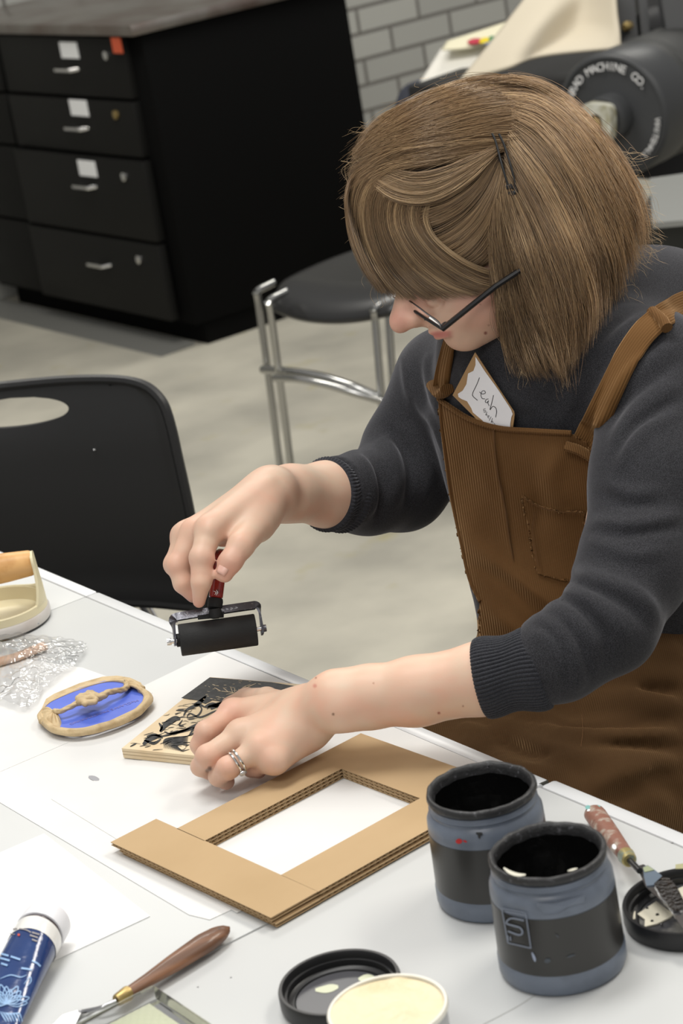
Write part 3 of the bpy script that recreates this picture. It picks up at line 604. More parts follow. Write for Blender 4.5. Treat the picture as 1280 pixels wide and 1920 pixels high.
# ---- far (right) hand on the roller handle
w0 = P(545, 925, 2.285); rf = [P(700, 935, 2.40), P(612, 927, 2.33), w0]; rfr = [.036, .0335, .0285]
RM = {'i': P(394, 992, 2.185), 'm': P(366, 998, 2.205), 'r': P(350, 1003, 2.228), 'p': P(345, 1005, 2.25)}
RH = {'i': [RM['i'], P(377, 1046, 2.168), P(377, 1092, 2.165), P(373, 1128, 2.172)],
      'm': [RM['m'], P(333, 1060, 2.195), P(343, 1094, 2.192), P(362, 1116, 2.194)],
      'r': [RM['r'], P(328, 1058, 2.222), P(346, 1088, 2.228), P(372, 1098, 2.228)],
      'p': [RM['p'], P(333, 1052, 2.245), P(352, 1076, 2.25), P(378, 1084, 2.248)],
      't': [P(478, 985, 2.205), P(452, 1022, 2.172), P(433, 1052, 2.163), P(421, 1076, 2.163)]}
RRad = {'i': [.0135, .0108, .0098, .0062], 'm': [.0135, .0108, .0096, .0075], 'r': [.013, .0105, .0092, .0075], 'p': [.012, .0092, .0082, .007], 't': [.0165, .0130, .0112, .0086]}
def right_hand(p):
    d = cap(p, w0, P(505, 935, 2.255), .027, .0275)
    for a, b, ra, rb in ((P(512, 918, 2.245), RM['i'], .0235, .0145), (P(505, 922, 2.26), RM['m'], .0235, .0145), (P(500, 930, 2.27), RM['r'], .021, .014), (P(498, 940, 2.28), RM['p'], .018, .0135)):
        d = smin(d, cap(p, a, b, ra, rb), .012)
    d = smin(d, cap(p, P(492, 955, 2.225), P(420, 1000, 2.20), .022, .013), .012)
    d = smin(d, sph(p, P(480, 978, 2.215), .0195), .012)
    f = None
    for k in 'imrp':
        e = chain(p, RH[k], RRad[k], .003); e = smin(e, sph(p, RH[k][1], RRad[k][1] * 1.05), .004)
        f = e if f is None else smin(f, e, .0022)
    d = smin(d, f, .007)
    d = smin(d, chain(p, RH['t'], RRad['t'], .004), .010)
    for k in 'i': d = smin(d, cap(p, P(505, 905, 2.225), RM[k] - RF * .0125, .002, .002), .010)
    return d
def right_arm(p): return smin(chain(p, rf, rfr, .01), right_hand(p), .012)
# ---- head (pixel frame at the head: u, v, depth in pixels)
def face(p):
    s = PX
    d = ell(p, Q(905, 385, 10), np.array([168, 172, 148]) * s, np.stack([RR, RU, RF]))
    d = smin(d, cap(p, Q(850, 490, -6), Q(872, 558, -8), 92 * s, 74 * s), 30 * s)
    d = smin(d, sph(p, Q(905, 560, -42), 56 * s), 24 * s)                # cheek
    d = smin(d, cap(p, Q(962, 560, -18), Q(880, 616, 2), 50 * s, 40 * s), 24 * s)   # jaw
    d = smin(d, sph(p, Q(862, 625, 6), 30 * s), 18 * s)                  # chin
    d = smin(d, sph(p, Q(788, 560, 8), 34 * s), 20 * s)                  # cheek, nose side
    d = smin(d, cap(p, Q(778, 530, 0), Q(757, 590, 0), 30 * s, 24 * s), 16 * s)    # nose bridge
    d = smin(d, sph(p, Q(750, 605, -2), 20 * s), 12 * s)               # nose tip
    d = smin(d, sph(p, Q(775, 600, -15), 14 * s), 14 * s)                 # ala
    d = smin(d, sph(p, Q(777, 603, 16), 12 * s), 9 * s)
    d = smin(d, sph(p, Q(790, 589, 2), 22.5 * s), 12 * s)
    d = smin(d, sph(p, Q(826, 594, 4), 31 * s), 14 * s)                  # muzzle
    d = smin(d, cap(p, Q(809, 621, -12), Q(838, 621, -32), 7 * s, 4.5 * s), 8 * s)  # upper lip
    d = smin(d, cap(p, Q(820, 630, -8), Q(840, 629, -26), 7.5 * s, 5 * s), 6 * s)   # lower lip
    d = smax(d, -cap(p, Q(803, 629, -16), Q(849, 623, -44), 1.8 * s, 1.2 * s), 3 * s)  # mouth line
    d = smax(d, -ell(p, Q(812, 566, -58), np.array([20, 12, 14]) * s, np.stack([RR, RU, RF])), 12 * s)  # eye hollow
    d = smin(d, ell(p, Q(816, 564, -44), np.array([17, 13, 13]) * s, np.stack([RR, RU, RF])), 5 * s)   # closed eyelid
    d = smin(d, ell(p, Q(985, 470, -140), np.array([16, 30, 8]) * s, np.stack([RR, RU, RF])), 8 * s)   # ear
    return d
def neck(p): return cap(p, Q(985, 520, 40), P(1095, 690, 2.32), .052, .058)
def core(p):   # trunk and upper arms under the clothes
    d = cap(p, P(1080, 760, 2.34), P(1120, 1150, 2.38), .085, .085)
    d = smin(d, cap(p, P(1095, 700, 2.32), P(1195, 770, 2.20), .05, .03), .03)
    d = smin(d, cap(p, P(1195, 770, 2.20), P(1130, 1165, 2.035), .032, .032), .03); d = smin(d, cap(p, P(1130, 1165, 2.035), fore[0], .032, .034), .02)
    d = smin(d, cap(p, P(1000, 720, 2.36), P(830, 740, 2.43), .05, .03), .03)
    d = smin(d, cap(p, P(830, 740, 2.43), P(760, 900, 2.45), .032, .034), .03); d = smin(d, cap(p, P(760, 905, 2.45), rf[0], .034, .036), .02)
    return d
def body_all(p): return smin(smin(core(p), neck(p), .03), face(p), .02)
parts = []
def run(fn, pts, mar, h):
    A = np.array(pts); return net(fn, A.min(0) - mar, A.max(0) + mar, h)
allL = [q for k in LH for q in LH[k]] + [fore[1], wr]
# one surface: coarse trunk/arms, fine hands and face are separate patches of the same skin mesh
def clipfar(fn, a, n):       # keeps the side of a plane that n points to
    return lambda p: np.maximum(fn(p), -((p - a) @ n))
nL = fore[2] - fore[1]; nL /= np.linalg.norm(nL); nR = rf[2] - rf[1]; nR /= np.linalg.norm(nR)
V1, F1 = run(left_arm, allL, .045, .00125)
V2, F2 = run(right_arm, [q for k in RH for q in RH[k]] + [rf[1], w0], .045, .00135)
V3, F3 = run(lambda p: face(p), [Q(a, b, c) for a in (715, 1085) for b in (205, 670) for c in (-165, 165)], .004, .0014)
V4, F4 = run(lambda p: smin(core(p), neck(p), .03), [P(1080, 600, 2.3), P(1120, 1150, 2.3), P(1280, 800, 2.2), fore[0], P(740, 900, 2.4), rf[0]], .11, .006)
def skincol(V):
    C = np.tile(SK, (len(V), 1)); X = px(V)
    mo = np.zeros(len(V)); rgm = np.random.default_rng(9)
    for fq, am_ in ((90, .5), (190, .35), (420, .25)):
        for _ in range(4):
            dv = rgm.normal(0, 1, 3); dv /= np.linalg.norm(dv); mo += am_ * np.sin(V @ dv * fq + rgm.uniform(0, 6) + 1.3 * np.sin(V @ np.roll(dv, 1) * fq * .7))
    mo = mo / 2; C = C * np.stack([1 + .025 * mo, 1 - .055 * mo, 1 - .065 * mo], 1)
    def spot(c, r, col, a):
        nonlocal C
        k = (a * np.exp(-(((V - c) ** 2).sum(1)) / (r * r)))[:, None]; C = C * (1 - k) + np.array(col) * k
    for k in 'imrp':
        spot(LH[k][0], .012, PINK, .35); spot(LH[k][1], .010, PINK, .55); spot(LH[k][3], .011, PINK, .5)
        spot(RH[k][0], .012, PINK, .4); spot(RH[k][1], .011, PINK, .65); spot(RH[k][3], .011, PINK, .5)
    spot(RH['t'][2], .015, PINK, .5); spot(RH['t'][3], .012, PINK, .4); spot(LH['p'][1], .014, PINK, .3); spot(cz(400, 1330, .80), .02, PINK, .3)
    spot(Q(748, 600, -10), 26 * PX, PINK, .7); spot(Q(790, 560, -30), 30 * PX, PINK, .4); spot(Q(905, 570, -90), 60 * PX, PINK, .45); spot(Q(862, 645, -20), 26 * PX, SK * 1.05, .6)
    # lips
    u, v, d = X[:, 0], X[:, 1], X[:, 2]
    lip = np.exp(-(((u - 826) / 21) ** 4)) * np.exp(-(((v - 627.5 + (u - 826) * .08) / 7.5) ** 4)) * (d < 2.215); C = C * (1 - .75 * lip[:, None]) + LIPC * .75 * lip[:, None]
    # moles and freckles
    def dot(uu, vv, r, col, a=.9, rng=(1.9, 2.3)):
        nonlocal C
        k = (a * np.exp(-(((u - uu) ** 2 + (v - vv) ** 2) / (r * r)) ** 2) * (d > rng[0]) * (d < rng[1]))[:, None]; C = C * (1 - k) + np.array(col) * k
    for a in ((910, 624.5, 3.2, (.2, .05, .04)), (624.5, 1339, 2.6, (.13, .06, .03)), (822.5, 1337, 2.6, (.25, .04, .03)), (592, 1271, 2, (.35, .15, .1)), (590, 1286, 4, (.5, .15, .12), .6), (868, 1324, 1.8, (.3, .14, .1)), (700, 1281, 1.8, (.4, .2, .13)), (868, 591, 2, (.3, .14, .1), .6), (900, 571, 1.8, (.3, .14, .1), .6), (916, 610, 2, (.3, .14, .1), .6), (393, 1441, 4.5, (.08, .06, .06), .8), (388, 1445, 3.5, (.08, .06, .06), .6)): dot(*a)
    return C
nv = 0; Vs = []; Fs = []
for V_, F_ in ((V1, F1), (V2, F2), (V3, F3), (V4, F4)): Vs.append(V_); Fs.append(F_ + nv); nv += len(V_)
Vs = np.concatenate(Vs); me = npmesh('body', Vs, np.concatenate(Fs)); setcol(me, skincol(Vs)); body = link('body', me, M_skin, per)
# nails
M_nail = mat('nail', (.70, .42, .34), .28, spec=.5)
def nail(c, n, t, w_, l_, par=body):
    n = n / np.linalg.norm(n); t = t - n * (t @ n); t /= np.linalg.norm(t); b = np.cross(n, t)
    V = [c + t * l_ * y + b * w_ * x * (1 - .25 * max(0, y) ** 2) - n * (.35 * w_ * x * x + .1 * l_ * y * y) for y in np.linspace(-1, 1, 7) for x in np.linspace(-1, 1, 7)]
    o = link('nail', pyd('nail', V, [(i * 7 + j, i * 7 + j + 1, i * 7 + 8 + j, i * 7 + 7 + j) for i in range(6) for j in range(6)]), M_nail, par); s = o.modifiers.new('s', 'SOLIDIFY'); s.thickness = .0007
tt = RH['t'][3] - RH['t'][2]; nn_ = -RF * .8 - RR * .25 + RU * .3
nail((RH['t'][3] * .7 + RH['t'][2] * .3) + nn_ / np.linalg.norm(nn_) * .0098, nn_, tt, .0058, .0072)
# ------------------------------------------------------------------ sweater
def knit(name, c1, c2):
    m = mat(name, c1, .95, spec=.12, noise=(1500, c2, .42, .64, 2), bump=(1900, .35, .0005))
    b = m.node_tree.nodes['Principled BSDF']; b.inputs['Sheen Weight'].default_value = .35; b.inputs['Sheen Roughness'].default_value = .4; b.inputs['Sheen Tint'].default_value = (.6, .6, .65, 1); return m
M_knit = knit('charcoal_knit', (.0185, .0185, .0205), (.054, .054, .060))
lat3 = np.array([0, 1., 0])
TC = P(1092, 900, 2.345)
BM_ = np.stack([np.array([-.96, .05, -.27]), np.array([.05, 1, 0]), np.array([-.27, 0, .96])]); BM_ = np.array([v / np.linalg.norm(v) for v in BM_])
def torso(p):
    d = ell(p, TC, (.112, .160, .26), BM_)
    d = smin(d, cap(p, P(1110, 1080, 2.37), P(1150, 1230, 2.40), .115, .12), .06)
    d = smin(d, cap(p, P(1215, 690, 2.22), P(1150, 640, 2.30), .062, .055), .05)      # near shoulder
    d = smin(d, cap(p, P(1150, 640, 2.30), P(1030, 690, 2.36), .058, .055), .05)
    d = smin(d, cap(p, P(1030, 690, 2.37), P(850, 712, 2.42), .055, .050), .05)       # far shoulder
    d = smin(d, chain(p, [P(878, 790, 2.36), P(902, 900, 2.36), P(931, 1010, 2.36), P(966, 1115, 2.36), P(978, 1200, 2.37)], [.022, .026, .026, .030, .034]), .05)
    d = smin(d, cap(p, P(1095, 590, 2.30), P(1060, 690, 2.30), .060, .066), .035)      # collar mass
    d = smin(d, cap(p, P(1230, 620, 2.36), P(1330, 900, 2.45), .09, .11), .06)        # back
    return d
far_arm = [P(832, 712, 2.43), P(770, 850, 2.455), P(752, 905, 2.44), P(690, 922, 2.395), P(605, 927, 2.325)]
far_r = [.053, .052, .050, .043, .0385]
near_arm = [P(1232, 700, 2.17), P(1222, 900, 2.11), P(1190, 1060, 2.07), P(1140, 1172, 2.03), P(1050, 1232, 2.02), P(960, 1258, 2.028)]
near_r = [.060, .056, .050, .042, .037, .0355]
FOLDS = []          # (polyline world, radius)
def arms(p):
    a = chain(p, far_arm, far_r, .02); b = chain(p, near_arm, near_r, .02); return a, b
def sweater0(p):
    a, b = arms(p); d = torso(p); d = smin(d, a, .028); return smin(d, b, .022)
def foldset(lines, fn, lo=0):
    out = []
    for ln in lines:
        pts, r = ln; q = cr(pts, 4); d, _ = hit(fn, q[:, 0], q[:, 1]); W = PV(q[:, 0], q[:, 1], d); out.append((W, r))
    return out
SF = [  # near sleeve bunches and creases, shoulder folds, far sleeve folds
    ([(985, 1150), (1030, 1165), (1068, 1210), (1082, 1270), (1075, 1300)], .0075), ([(1012, 1130), (1060, 1150), (1105, 1200), (1118, 1245)], .0085),
    ([(1040, 1100), (1100, 1125), (1150, 1170), (1178, 1220)], .008), ([(1062, 1070), (1130, 1090), (1200, 1120), (1240, 1165)], .0075),
    ([(1000, 1180), (1028, 1200), (1048, 1245), (1045, 1295)], .0055), ([(1110, 975), (1170, 985), (1240, 975), (1278, 960)], .006),
    ([(1125, 900), (1180, 925), (1240, 920)], .005), ([(1150, 840), (1175, 790), (1225, 745), (1278, 715)], .007), ([(1160, 880), (1200, 815), (1278, 770)], .006),
    ([(1140, 770), (1170, 720), (1210, 680), (1278, 640)], .007), ([(1100, 1010), (1180, 1040), (1250, 1030)], .005),
    ([(672, 850), (690, 878), (700, 930), (690, 970)], .0075), ([(715, 815), (735, 850), (745, 900), (735, 960)], .008), ([(755, 790), (785, 840), (800, 900), (790, 950)], .007),
    ([(640, 868), (655, 890), (660, 940), (650, 970)], .006), ([(770, 700), (790, 760), (815, 800), (830, 850)], .006), ([(755, 660), (765, 720), (775, 760)], .006), ([(800, 660), (805, 720), (822, 780)], .006),
    ([(1180, 560), (1120, 640), (1050, 700), (985, 740)], .009), ([(1200, 590), (1150, 640), (1090, 720), (1040, 800)], .007), ([(1002, 1146), (1048, 1166), (1088, 1210), (1098, 1268)], -.0045), ([(1035, 1118), (1085, 1138), (1132, 1184), (1146, 1226)], -.005), ([(1062, 1090), (1125, 1108), (1185, 1142), (1215, 1182)], -.0045), ([(998, 1172), (1032, 1190), (1060, 1238), (1060, 1288)], -.0035), ([(1118, 990), (1180, 1000), (1278, 985)], -.004), ([(1150, 860), (1190, 800), (1278, 745)], -.004), ([(1145, 800), (1180, 745), (1278, 675)], -.004), ([(1120, 920), (1170, 945), (1240, 945)], -.0035), ([(672, 830), (705, 880), (715, 930), (706, 975)], -.005), ([(722, 800), (758, 850), (768, 900), (760, 955)], -.005), ([(860, 680), (900, 760), (960, 800)], .004), ([(900, 670), (960, 740), (1010, 770)], .006)]
def crease(pp, W, r, kw, kh):
    b = np.full(len(pp), 9.); tt = np.zeros(len(pp)); n = len(W) - 1
    for i in range(n):
        a = W[i]; ba = W[i + 1] - a; pa = pp - a; t = np.clip(pa @ ba / (ba @ ba + 1e-12), 0, 1); e = np.linalg.norm(pa - t[:, None] * ba, axis=1)
        m = e < b; b[m] = e[m]; tt[m] = (i + t[m]) / n
    return kh * r * np.exp(-(b / (kw * r)) ** 2) * np.sin(np.pi * np.clip(tt, .02, .98)) ** .7
FOLDS = foldset(SF, sweater0)
def sweater(p):
    d = sweater0(p)
    for W, r0_ in FOLDS:
        r = abs(r0_); c = W.mean(0); R_ = np.abs(W - c).max() + .05
        m = (np.abs(p - c).max(1) < R_) & (np.abs(d) < .03)
        if not m.any(): continue
        pp = p[m]; e = np.full(len(pp), 9.)
        d[m] = d[m] - crease(pp, W, r, 1.15, 1.0 if r0_ > 0 else -1.35)
    # open the sleeves at the cuffs
    return d
def sweater_cut(p):
    d = sweater(p)
    d = np.maximum(d, -np.where(np.linalg.norm(p - far_arm[-1], axis=1) < .09, (far_arm[-1] + nR * .0 - p) @ -nR * -1 * -1 + 9, 9.)) if False else d
    cL = fore[1] - nL * .045; m = np.linalg.norm(p - cL, axis=1) < .12; d = np.where(m, np.maximum(d, (p - cL) @ nL), d)
    cR = rf[1] - nR * .012; m = np.linalg.norm(p - cR, axis=1) < .09; d = np.where(m, np.maximum(d, (p - cR) @ nR), d)
    return d
V5, F5 = net(sweater_cut, np.array([1.02, 1.33, .60]), np.array([1.78, 2.12, 1.24]), .0032)
sw = link('sweater', npmesh('sweater', V5, F5), M_knit, per)
# collar and cuffs: ribbed knit rings
M_rib = knit('ribbed_knit', (.022, .023, .027), (.055, .056, .064))
def cuff(name, a, b, ra, rb, ribs, depth, par, n=None, roll=.003, M=None, rows=26, squash=1):
    n = n or ribs * 8; ax = b - a; L_ = np.linalg.norm(ax); ax = ax / L_; u = np.cross(ax, [0, 0, 1.]); u /= np.linalg.norm(u); w_ = np.cross(ax, u)
    V = []
    for i in range(rows):
        t = i / (rows - 1); rr_ = ra + (rb - ra) * t + .0018 * math.sin(t * 9) ; e = min(t, 1 - t) * L_
        rr_ -= roll * max(0, 1 - e / .004) ** 2
        for j in range(n):
            th = 2 * math.pi * j / n; r_ = rr_ + depth * (abs(math.sin(th * ribs / 2)) ** .7 - .5) * min(1, e / .003)
            V.append(a + ax * L_ * t + r_ * (math.cos(th + .05 * math.sin(t * 5)) * u + squash * math.sin(th + .05 * math.sin(t * 5)) * w_))
    V = np.array(V); inner = V.reshape(rows, n, 3)[-1] * 1; c_ = inner.mean(0); V = np.vstack([V, c_ + (inner - c_) * .86, c_ + (inner - c_) * .84 - ax * .02])
    R2 = rows + 2
    return link(name, pyd(name, V, [(i * n + j, i * n + (j + 1) % n, (i + 1) * n + (j + 1) % n, (i + 1) * n + j) for i in range(R2 - 1) for j in range(n)]), M_rib, par)
cuff('cuff', fore[1] - nL * .060, fore[1] + nL * .004, .0375, .0352, 62, .0016, sw)
cuff('cuff', rf[1] - nR * .030, rf[1] + nR * .004, .0385, .0372, 62, .0014, sw)
cuff('collar', P(1100, 610, 2.30), P(1045, 535, 2.285), .066, .060, 70, .0018, sw, rows=20)
# ------------------------------------------------------------------ corduroy overalls
CORD = RR * math.cos(.17) + RU * math.sin(.17); CORD[2] = 0; CORD /= np.linalg.norm(CORD)
def cord(name, c1, c2, vec=CORD, per_=.0024, att=None):
    m = mat(name, c1, .85, spec=.15, noise=(9, c2, .35, .7, 6), bump=(500, .25, .0006)); wavebump(m, vec, per_, .38, .0009, att)
    b = m.node_tree.nodes['Principled BSDF']; b.inputs['Sheen Weight'].default_value = .5; b.inputs['Sheen Roughness'].default_value = .35; b.inputs['Sheen Tint'].default_value = (.8, .5, .25, 1); return m
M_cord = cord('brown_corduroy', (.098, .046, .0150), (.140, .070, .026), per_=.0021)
M_cord_shade = cord('brown_corduroy_shaded', (.062, .031, .0115), (.085, .044, .017), per_=.0021)  # same corduroy as the bib, lap shade put into a darker colour
M_strap = cord('brown_corduroy_strap', (.108, .052, .016), (.145, .072, .025), att='s')
M_seam = mat('seam_thread', (.10, .045, .012), .9)
ovr = bpy.data.objects.new('overalls', None)
def sheet_on(name, outline, fn, lift, mtl, parent, amp=None, res=3.2, thick=.0022, wob=None):
    """cloth patch: pixels inside an outline, laid on a body surface"""
    O = np.array(outline, float); u0, v0 = O.min(0); u1, v1 = O.max(0)
    nu_, nv_ = int((u1 - u0) / res) + 2, int((v1 - v0) / res) + 2
    U, Vv = np.meshgrid(np.linspace(u0, u1, nu_), np.linspace(v0, v1, nv_), indexing='ij'); U = U.copy(); Vv = Vv.copy()
    x, y = U.ravel(), Vv.ravel(); ins = np.zeros(len(x), bool); n = len(O)
    best = np.full(len(x), 1e9); bx = x.copy(); by = y.copy()
    for i in range(n):
        a, b = O[i], O[(i + 1) % n]
        c = ((a[1] > y) != (b[1] > y)) & (x < (b[0] - a[0]) * (y - a[1]) / (b[1] - a[1] + 1e-12) + a[0]); ins ^= c
        e = b - a; t = np.clip(((x - a[0]) * e[0] + (y - a[1]) * e[1]) / (e @ e), 0, 1); qx, qy = a[0] + t * e[0], a[1] + t * e[1]; dd = np.hypot(x - qx, y - qy)
        m = dd < best; best[m] = dd[m]; bx[m] = qx[m]; by[m] = qy[m]
    snap = (best < res * .75) | (~ins & (best < res * 1.0)); x = np.where(snap, bx, x); y = np.where(snap, by, y); ok = (ins | snap).reshape(nu_, nv_)
    d, _ = hit(fn, x, y)
    f = lift + (amp(x, y) if amp is not None else 0)
    W = PV(x, y, d - f); idx = -np.ones(len(x), int); idx[ok.ravel()] = np.arange(ok.sum())
    I = np.arange(nu_ * nv_).reshape(nu_, nv_); q = np.stack([I[:-1, :-1], I[1:, :-1], I[1:, 1:], I[:-1, 1:]], -1).reshape(-1, 4); q = idx[q]; q = q[(q >= 0).all(1)]
    o = link(name, npmesh(name, W[ok.ravel()], q), mtl, parent); s = o.modifiers.new('s', 'SOLIDIFY'); s.thickness = thick; s.offset = 1
    return o, W[ok.ravel()], np.stack([x, y], 1)[ok.ravel()]
def ridges(lines):
    segs = [(cr(l, 6), w_, h_) for l, w_, h_ in lines]
    def f(x, y):
        z = np.zeros(len(x))
        for q, w_, h_ in segs:
            b = np.full(len(x), 1e9); tt_ = np.zeros(len(x)); n = len(q) - 1
            for i in range(n):
                a, e = q[i], q[i + 1] - q[i]; t = np.clip(((x - a[0]) * e[0] + (y - a[1]) * e[1]) / (e @ e + 1e-9), 0, 1); dd = np.hypot(x - a[0] - t * e[0], y - a[1] - t * e[1])
                m = dd < b; b[m] = dd[m]; tt_[m] = (i + t[m]) / n
            z += h_ * np.exp(-(b / w_) ** 2) * np.sin(np.pi * (.08 + .84 * tt_))
        return z
    return f
# lap and hips: one solid body with folds
def hips0(p):
    d = cap(p, P(1100, 1130, 2.37), P(1165, 1270, 2.385), .118, .128)
    d = smin(d, ell(p, P(1230, 1330, 2.42), (.15, .19, .12), BM_), .05)
    for y0, y1 in ((1.80, 1.775), (1.60, 1.545)):
        d = smin(d, cap(p, (1.46, y0, .615), (1.13, y1, .600), .092, .083), .05)
    d = smin(d, cap(p, (1.46, 1.70, .60), (1.15, 1.66, .585), .09, .08), .05)
    return d
HF = [([(905, 1130), (960, 1180), (1050, 1230)], .010), ([(970, 1330), (1060, 1380), (1160, 1385), (1280, 1375)], .013), ([(930, 1350), (1000, 1400), (1120, 1430), (1280, 1425)], .010),
      ([(1100, 1320), (1180, 1310), (1280, 1320)], .011), ([(880, 1390), (960, 1440), (1050, 1450)], .008), ([(1100, 1480), (1180, 1455), (1280, 1475)], .013), ([(860, 1360), (900, 1380), (920, 1410)], .007), ([(1180, 1240), (1280, 1220)], .010), ([(1120, 1270), (1200, 1265), (1280, 1265)], .009), ([(965, 1345), (1060, 1372), (1150, 1368), (1280, 1352)], -.008), ([(1090, 1402), (1180, 1400), (1280, 1402)], -.007), ([(1120, 1462), (1190, 1447), (1280, 1452)], -.006), ([(1125, 1500), (1190, 1470), (1240, 1470), (1280, 1490)], -.009), ([(940, 1385), (1010, 1415), (1090, 1420)], -.006), ([(1150, 1300), (1280, 1298)], -.006)]
HFO = foldset(HF, hips0)
def hips(p):
    d = hips0(p)
    for W, r0_ in HFO:
        r = abs(r0_); c = W.mean(0); R_ = np.abs(W - c).max() + .05; m = (np.abs(p - c).max(1) < R_) & (np.abs(d) < .04)
        if not m.any(): continue
        pp = p[m]; e = np.full(len(pp), 9.)
        d[m] = d[m] - crease(pp, W, r, 1.25, 1.9 if r0_ > 0 else -2.4)
    # keep clear of the table
    tb = np.maximum(p[:, 0] - 1.112, .0 - 1) ; box = np.maximum(p[:, 0] - 1.112, .698 - p[:, 2]); d = np.maximum(d, -box)
    return d
V6, F6 = net(hips, np.array([1.0, 1.30, .46]), np.array([1.75, 2.02, .96]), .0042)
col_s = sweater  # surface for the bib
ov = link('overalls', npmesh('overalls', V6, F6), M_cord_shade, per)
def bibsurf(p): return smin(torso(p), cap(p, P(1100, 1130, 2.37), P(1165, 1270, 2.385), .118, .128), .03)
bib_o = [(822, 748), (850, 768), (885, 788), (935, 803), (1000, 808), (1068, 812), (1100, 830), (1118, 870), (1112, 930), (1103, 985), (1095, 1030), (1090, 1080), (1110, 1170), (1100, 1280), (1000, 1290), (900, 1260), (896, 1200), (899, 1128), (878, 1085), (861, 1010), (844, 930), (834, 860), (825, 795)]
amp = ridges([([(868, 1005), (930, 1060), (1000, 1110), (1060, 1150)], 16, .010), ([(880, 850), (900, 930), (880, 1010)], 30, .006), ([(1050, 840), (1030, 900), (1060, 950)], 22, .006), ([(905, 1130), (960, 1180), (1040, 1230)], 18, .010), ([(960, 870), (1010, 930), (1000, 1010)], 20, -.005), ([(985, 940), (1040, 960), (1098, 962)], 8, .0022), ([(840, 780), (850, 900)], 18, .004), ([(925, 805), (932, 880), (948, 960), (962, 1050)], 5, .0018), ([(880, 1060), (950, 1090), (1010, 1160)], 14, -.006)])
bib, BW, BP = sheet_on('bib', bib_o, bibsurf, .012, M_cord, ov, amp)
def onbib(u, v): d, _ = hit(bibsurf, [u], [v]); return P(u, v, float(d[0]) - .012 - float(amp(np.array([u]), np.array([v]))[0]))
strokes([[(924, 806), (926, 840), (932, 890), (945, 950), (952, 1000), (960, 1048)]], onbib, 2.6, -RF * .0038, 'bib_seam', M_seam, bib, taper=False)
pk, _, _ = sheet_on('pocket', [(978, 930), (985, 936), (1010, 950), (1040, 958), (1092, 962), (1098, 990), (1090, 1040), (1080, 1090), (1050, 1088), (1006, 1075), (992, 1000)], bibsurf, .0155, M_cord, ov, amp, res=3)
strokes([[(978, 932), (1000, 946), (1035, 958), (1094, 963)], [(1000, 960), (996, 1000), (1006, 1060)]], onbib, 2.4, -RF * .0110, 'pocket_seam', M_seam, pk, taper=False)
strokes([[(1090, 1340), (1092, 1372), (1088, 1400)]], lambda u, v: P(u, v, float(hit(hips, [u], [v])[0][0])), 2, -RF * .0015, 'side_seam', M_seam, ov, taper=False)
# bib hem: rolled top edge
hem = cr([(822, 748), (850, 768), (885, 788), (935, 803), (1000, 808), (1070, 812)], 8)
MB().tube([onbib(*q_) - RF * .002 for q_ in hem], .0028, 8).build('bib_hem', M_cord, bib)
MB().tube([onbib(u_ + 2.5, v_) - RF * .001 for u_, v_ in cr([(823, 752), (826, 795), (834, 860), (844, 930), (861, 1010), (878, 1085), (898, 1128)], 8)], .0024, 8).build('bib_hem', M_cord, bib)
def strap(pts, wpx, fn, lift, name='strap'):
    q = cr(pts, 10); t = np.gradient(q, axis=0); t /= np.linalg.norm(t, axis=1)[:, None]; nn = np.stack([-t[:, 1], t[:, 0]], 1)
    w_ = np.interp(np.linspace(0, 1, len(q)), np.linspace(0, 1, len(wpx)), wpx)
    V = []; ss = []; m = 13
    for a in np.linspace(-.5, .5, m):
        x = q[:, 0] + nn[:, 0] * w_ * a; y = q[:, 1] + nn[:, 1] * w_ * a; d, _ = hit(fn, x, y); V.append((x, y, d)); ss.append(a)
    D_ = np.array([v[2] for v in V]); dm = np.median(D_, 0); D_ = np.clip(D_, dm - .012, dm + .012)
    W = np.array([PV(V[i][0], V[i][1], D_[i] - lift + .012 * abs(ss[i]) ** 3) for i in range(m)]); n = len(q)
    me = npmesh(name, W.reshape(-1, 3), [(i * n + j, (i + 1) * n + j, (i + 1) * n + j + 1, i * n + j + 1) for i in range(m - 1) for j in range(n - 1)])
    a = me.attributes.new('s', 'FLOAT', 'POINT'); a.data.foreach_set('value', np.repeat(np.array(ss) * np.mean(w_) * 2.2 / F, n).astype(np.float32))
    o = link(name, me, M_strap, ov); s = o.modifiers.new('s', 'SOLIDIFY'); s.thickness = .003; s.offset = 0; return o
strap([(1090, 838), (1112, 800), (1140, 740), (1175, 670), (1215, 615), (1262, 580), (1310, 560)], [44, 50, 46, 44, 46, 46, 46], sweater, .0085)
strap([(826, 740), (830, 700), (838, 660), (846, 630)], [34, 28, 24, 22], sweater, .009)
# folded strap ends / sliders
def lump(pts, r, name, flat=.5): return MB().tube([onbib(*a) - RF * .006 for a in cr(pts, 5)], r, 12, flat=flat).build(name, M_cord, ov)
lump([(1058, 836), (1085, 845), (1114, 862)], .0085, 'strap_slider'); lump([(812, 722), (826, 738), (838, 730)], .008, 'strap_slider', .7)
o_ = MB().tube(cr([P(a, b, float(hit(sweater, [a], [b])[0][0]) - .012) for a, b in ((1222, 585), (1240, 600), (1250, 615))], 5), .006, 10).build('strap_slider', M_cord, ov)

# lower legs and shoes (below the table)
for yy in (1.775, 1.545):
    MB().tube(cr([(1.205, yy, .58), (1.20, yy, .50), (1.21, yy, .30), (1.23, yy, .11)], 5), np.linspace(.075, .058, 16), 24).build('trouser_leg', M_cord_shade, ov)
    MB().tube(cr([(1.28, yy, .055), (1.22, yy, .05), (1.16, yy, .038), (1.12, yy, .032)], 5), [.03] + [.045] * 13 + [.035, .02], 20, flat=.7).build('shoe', M_plast, per)
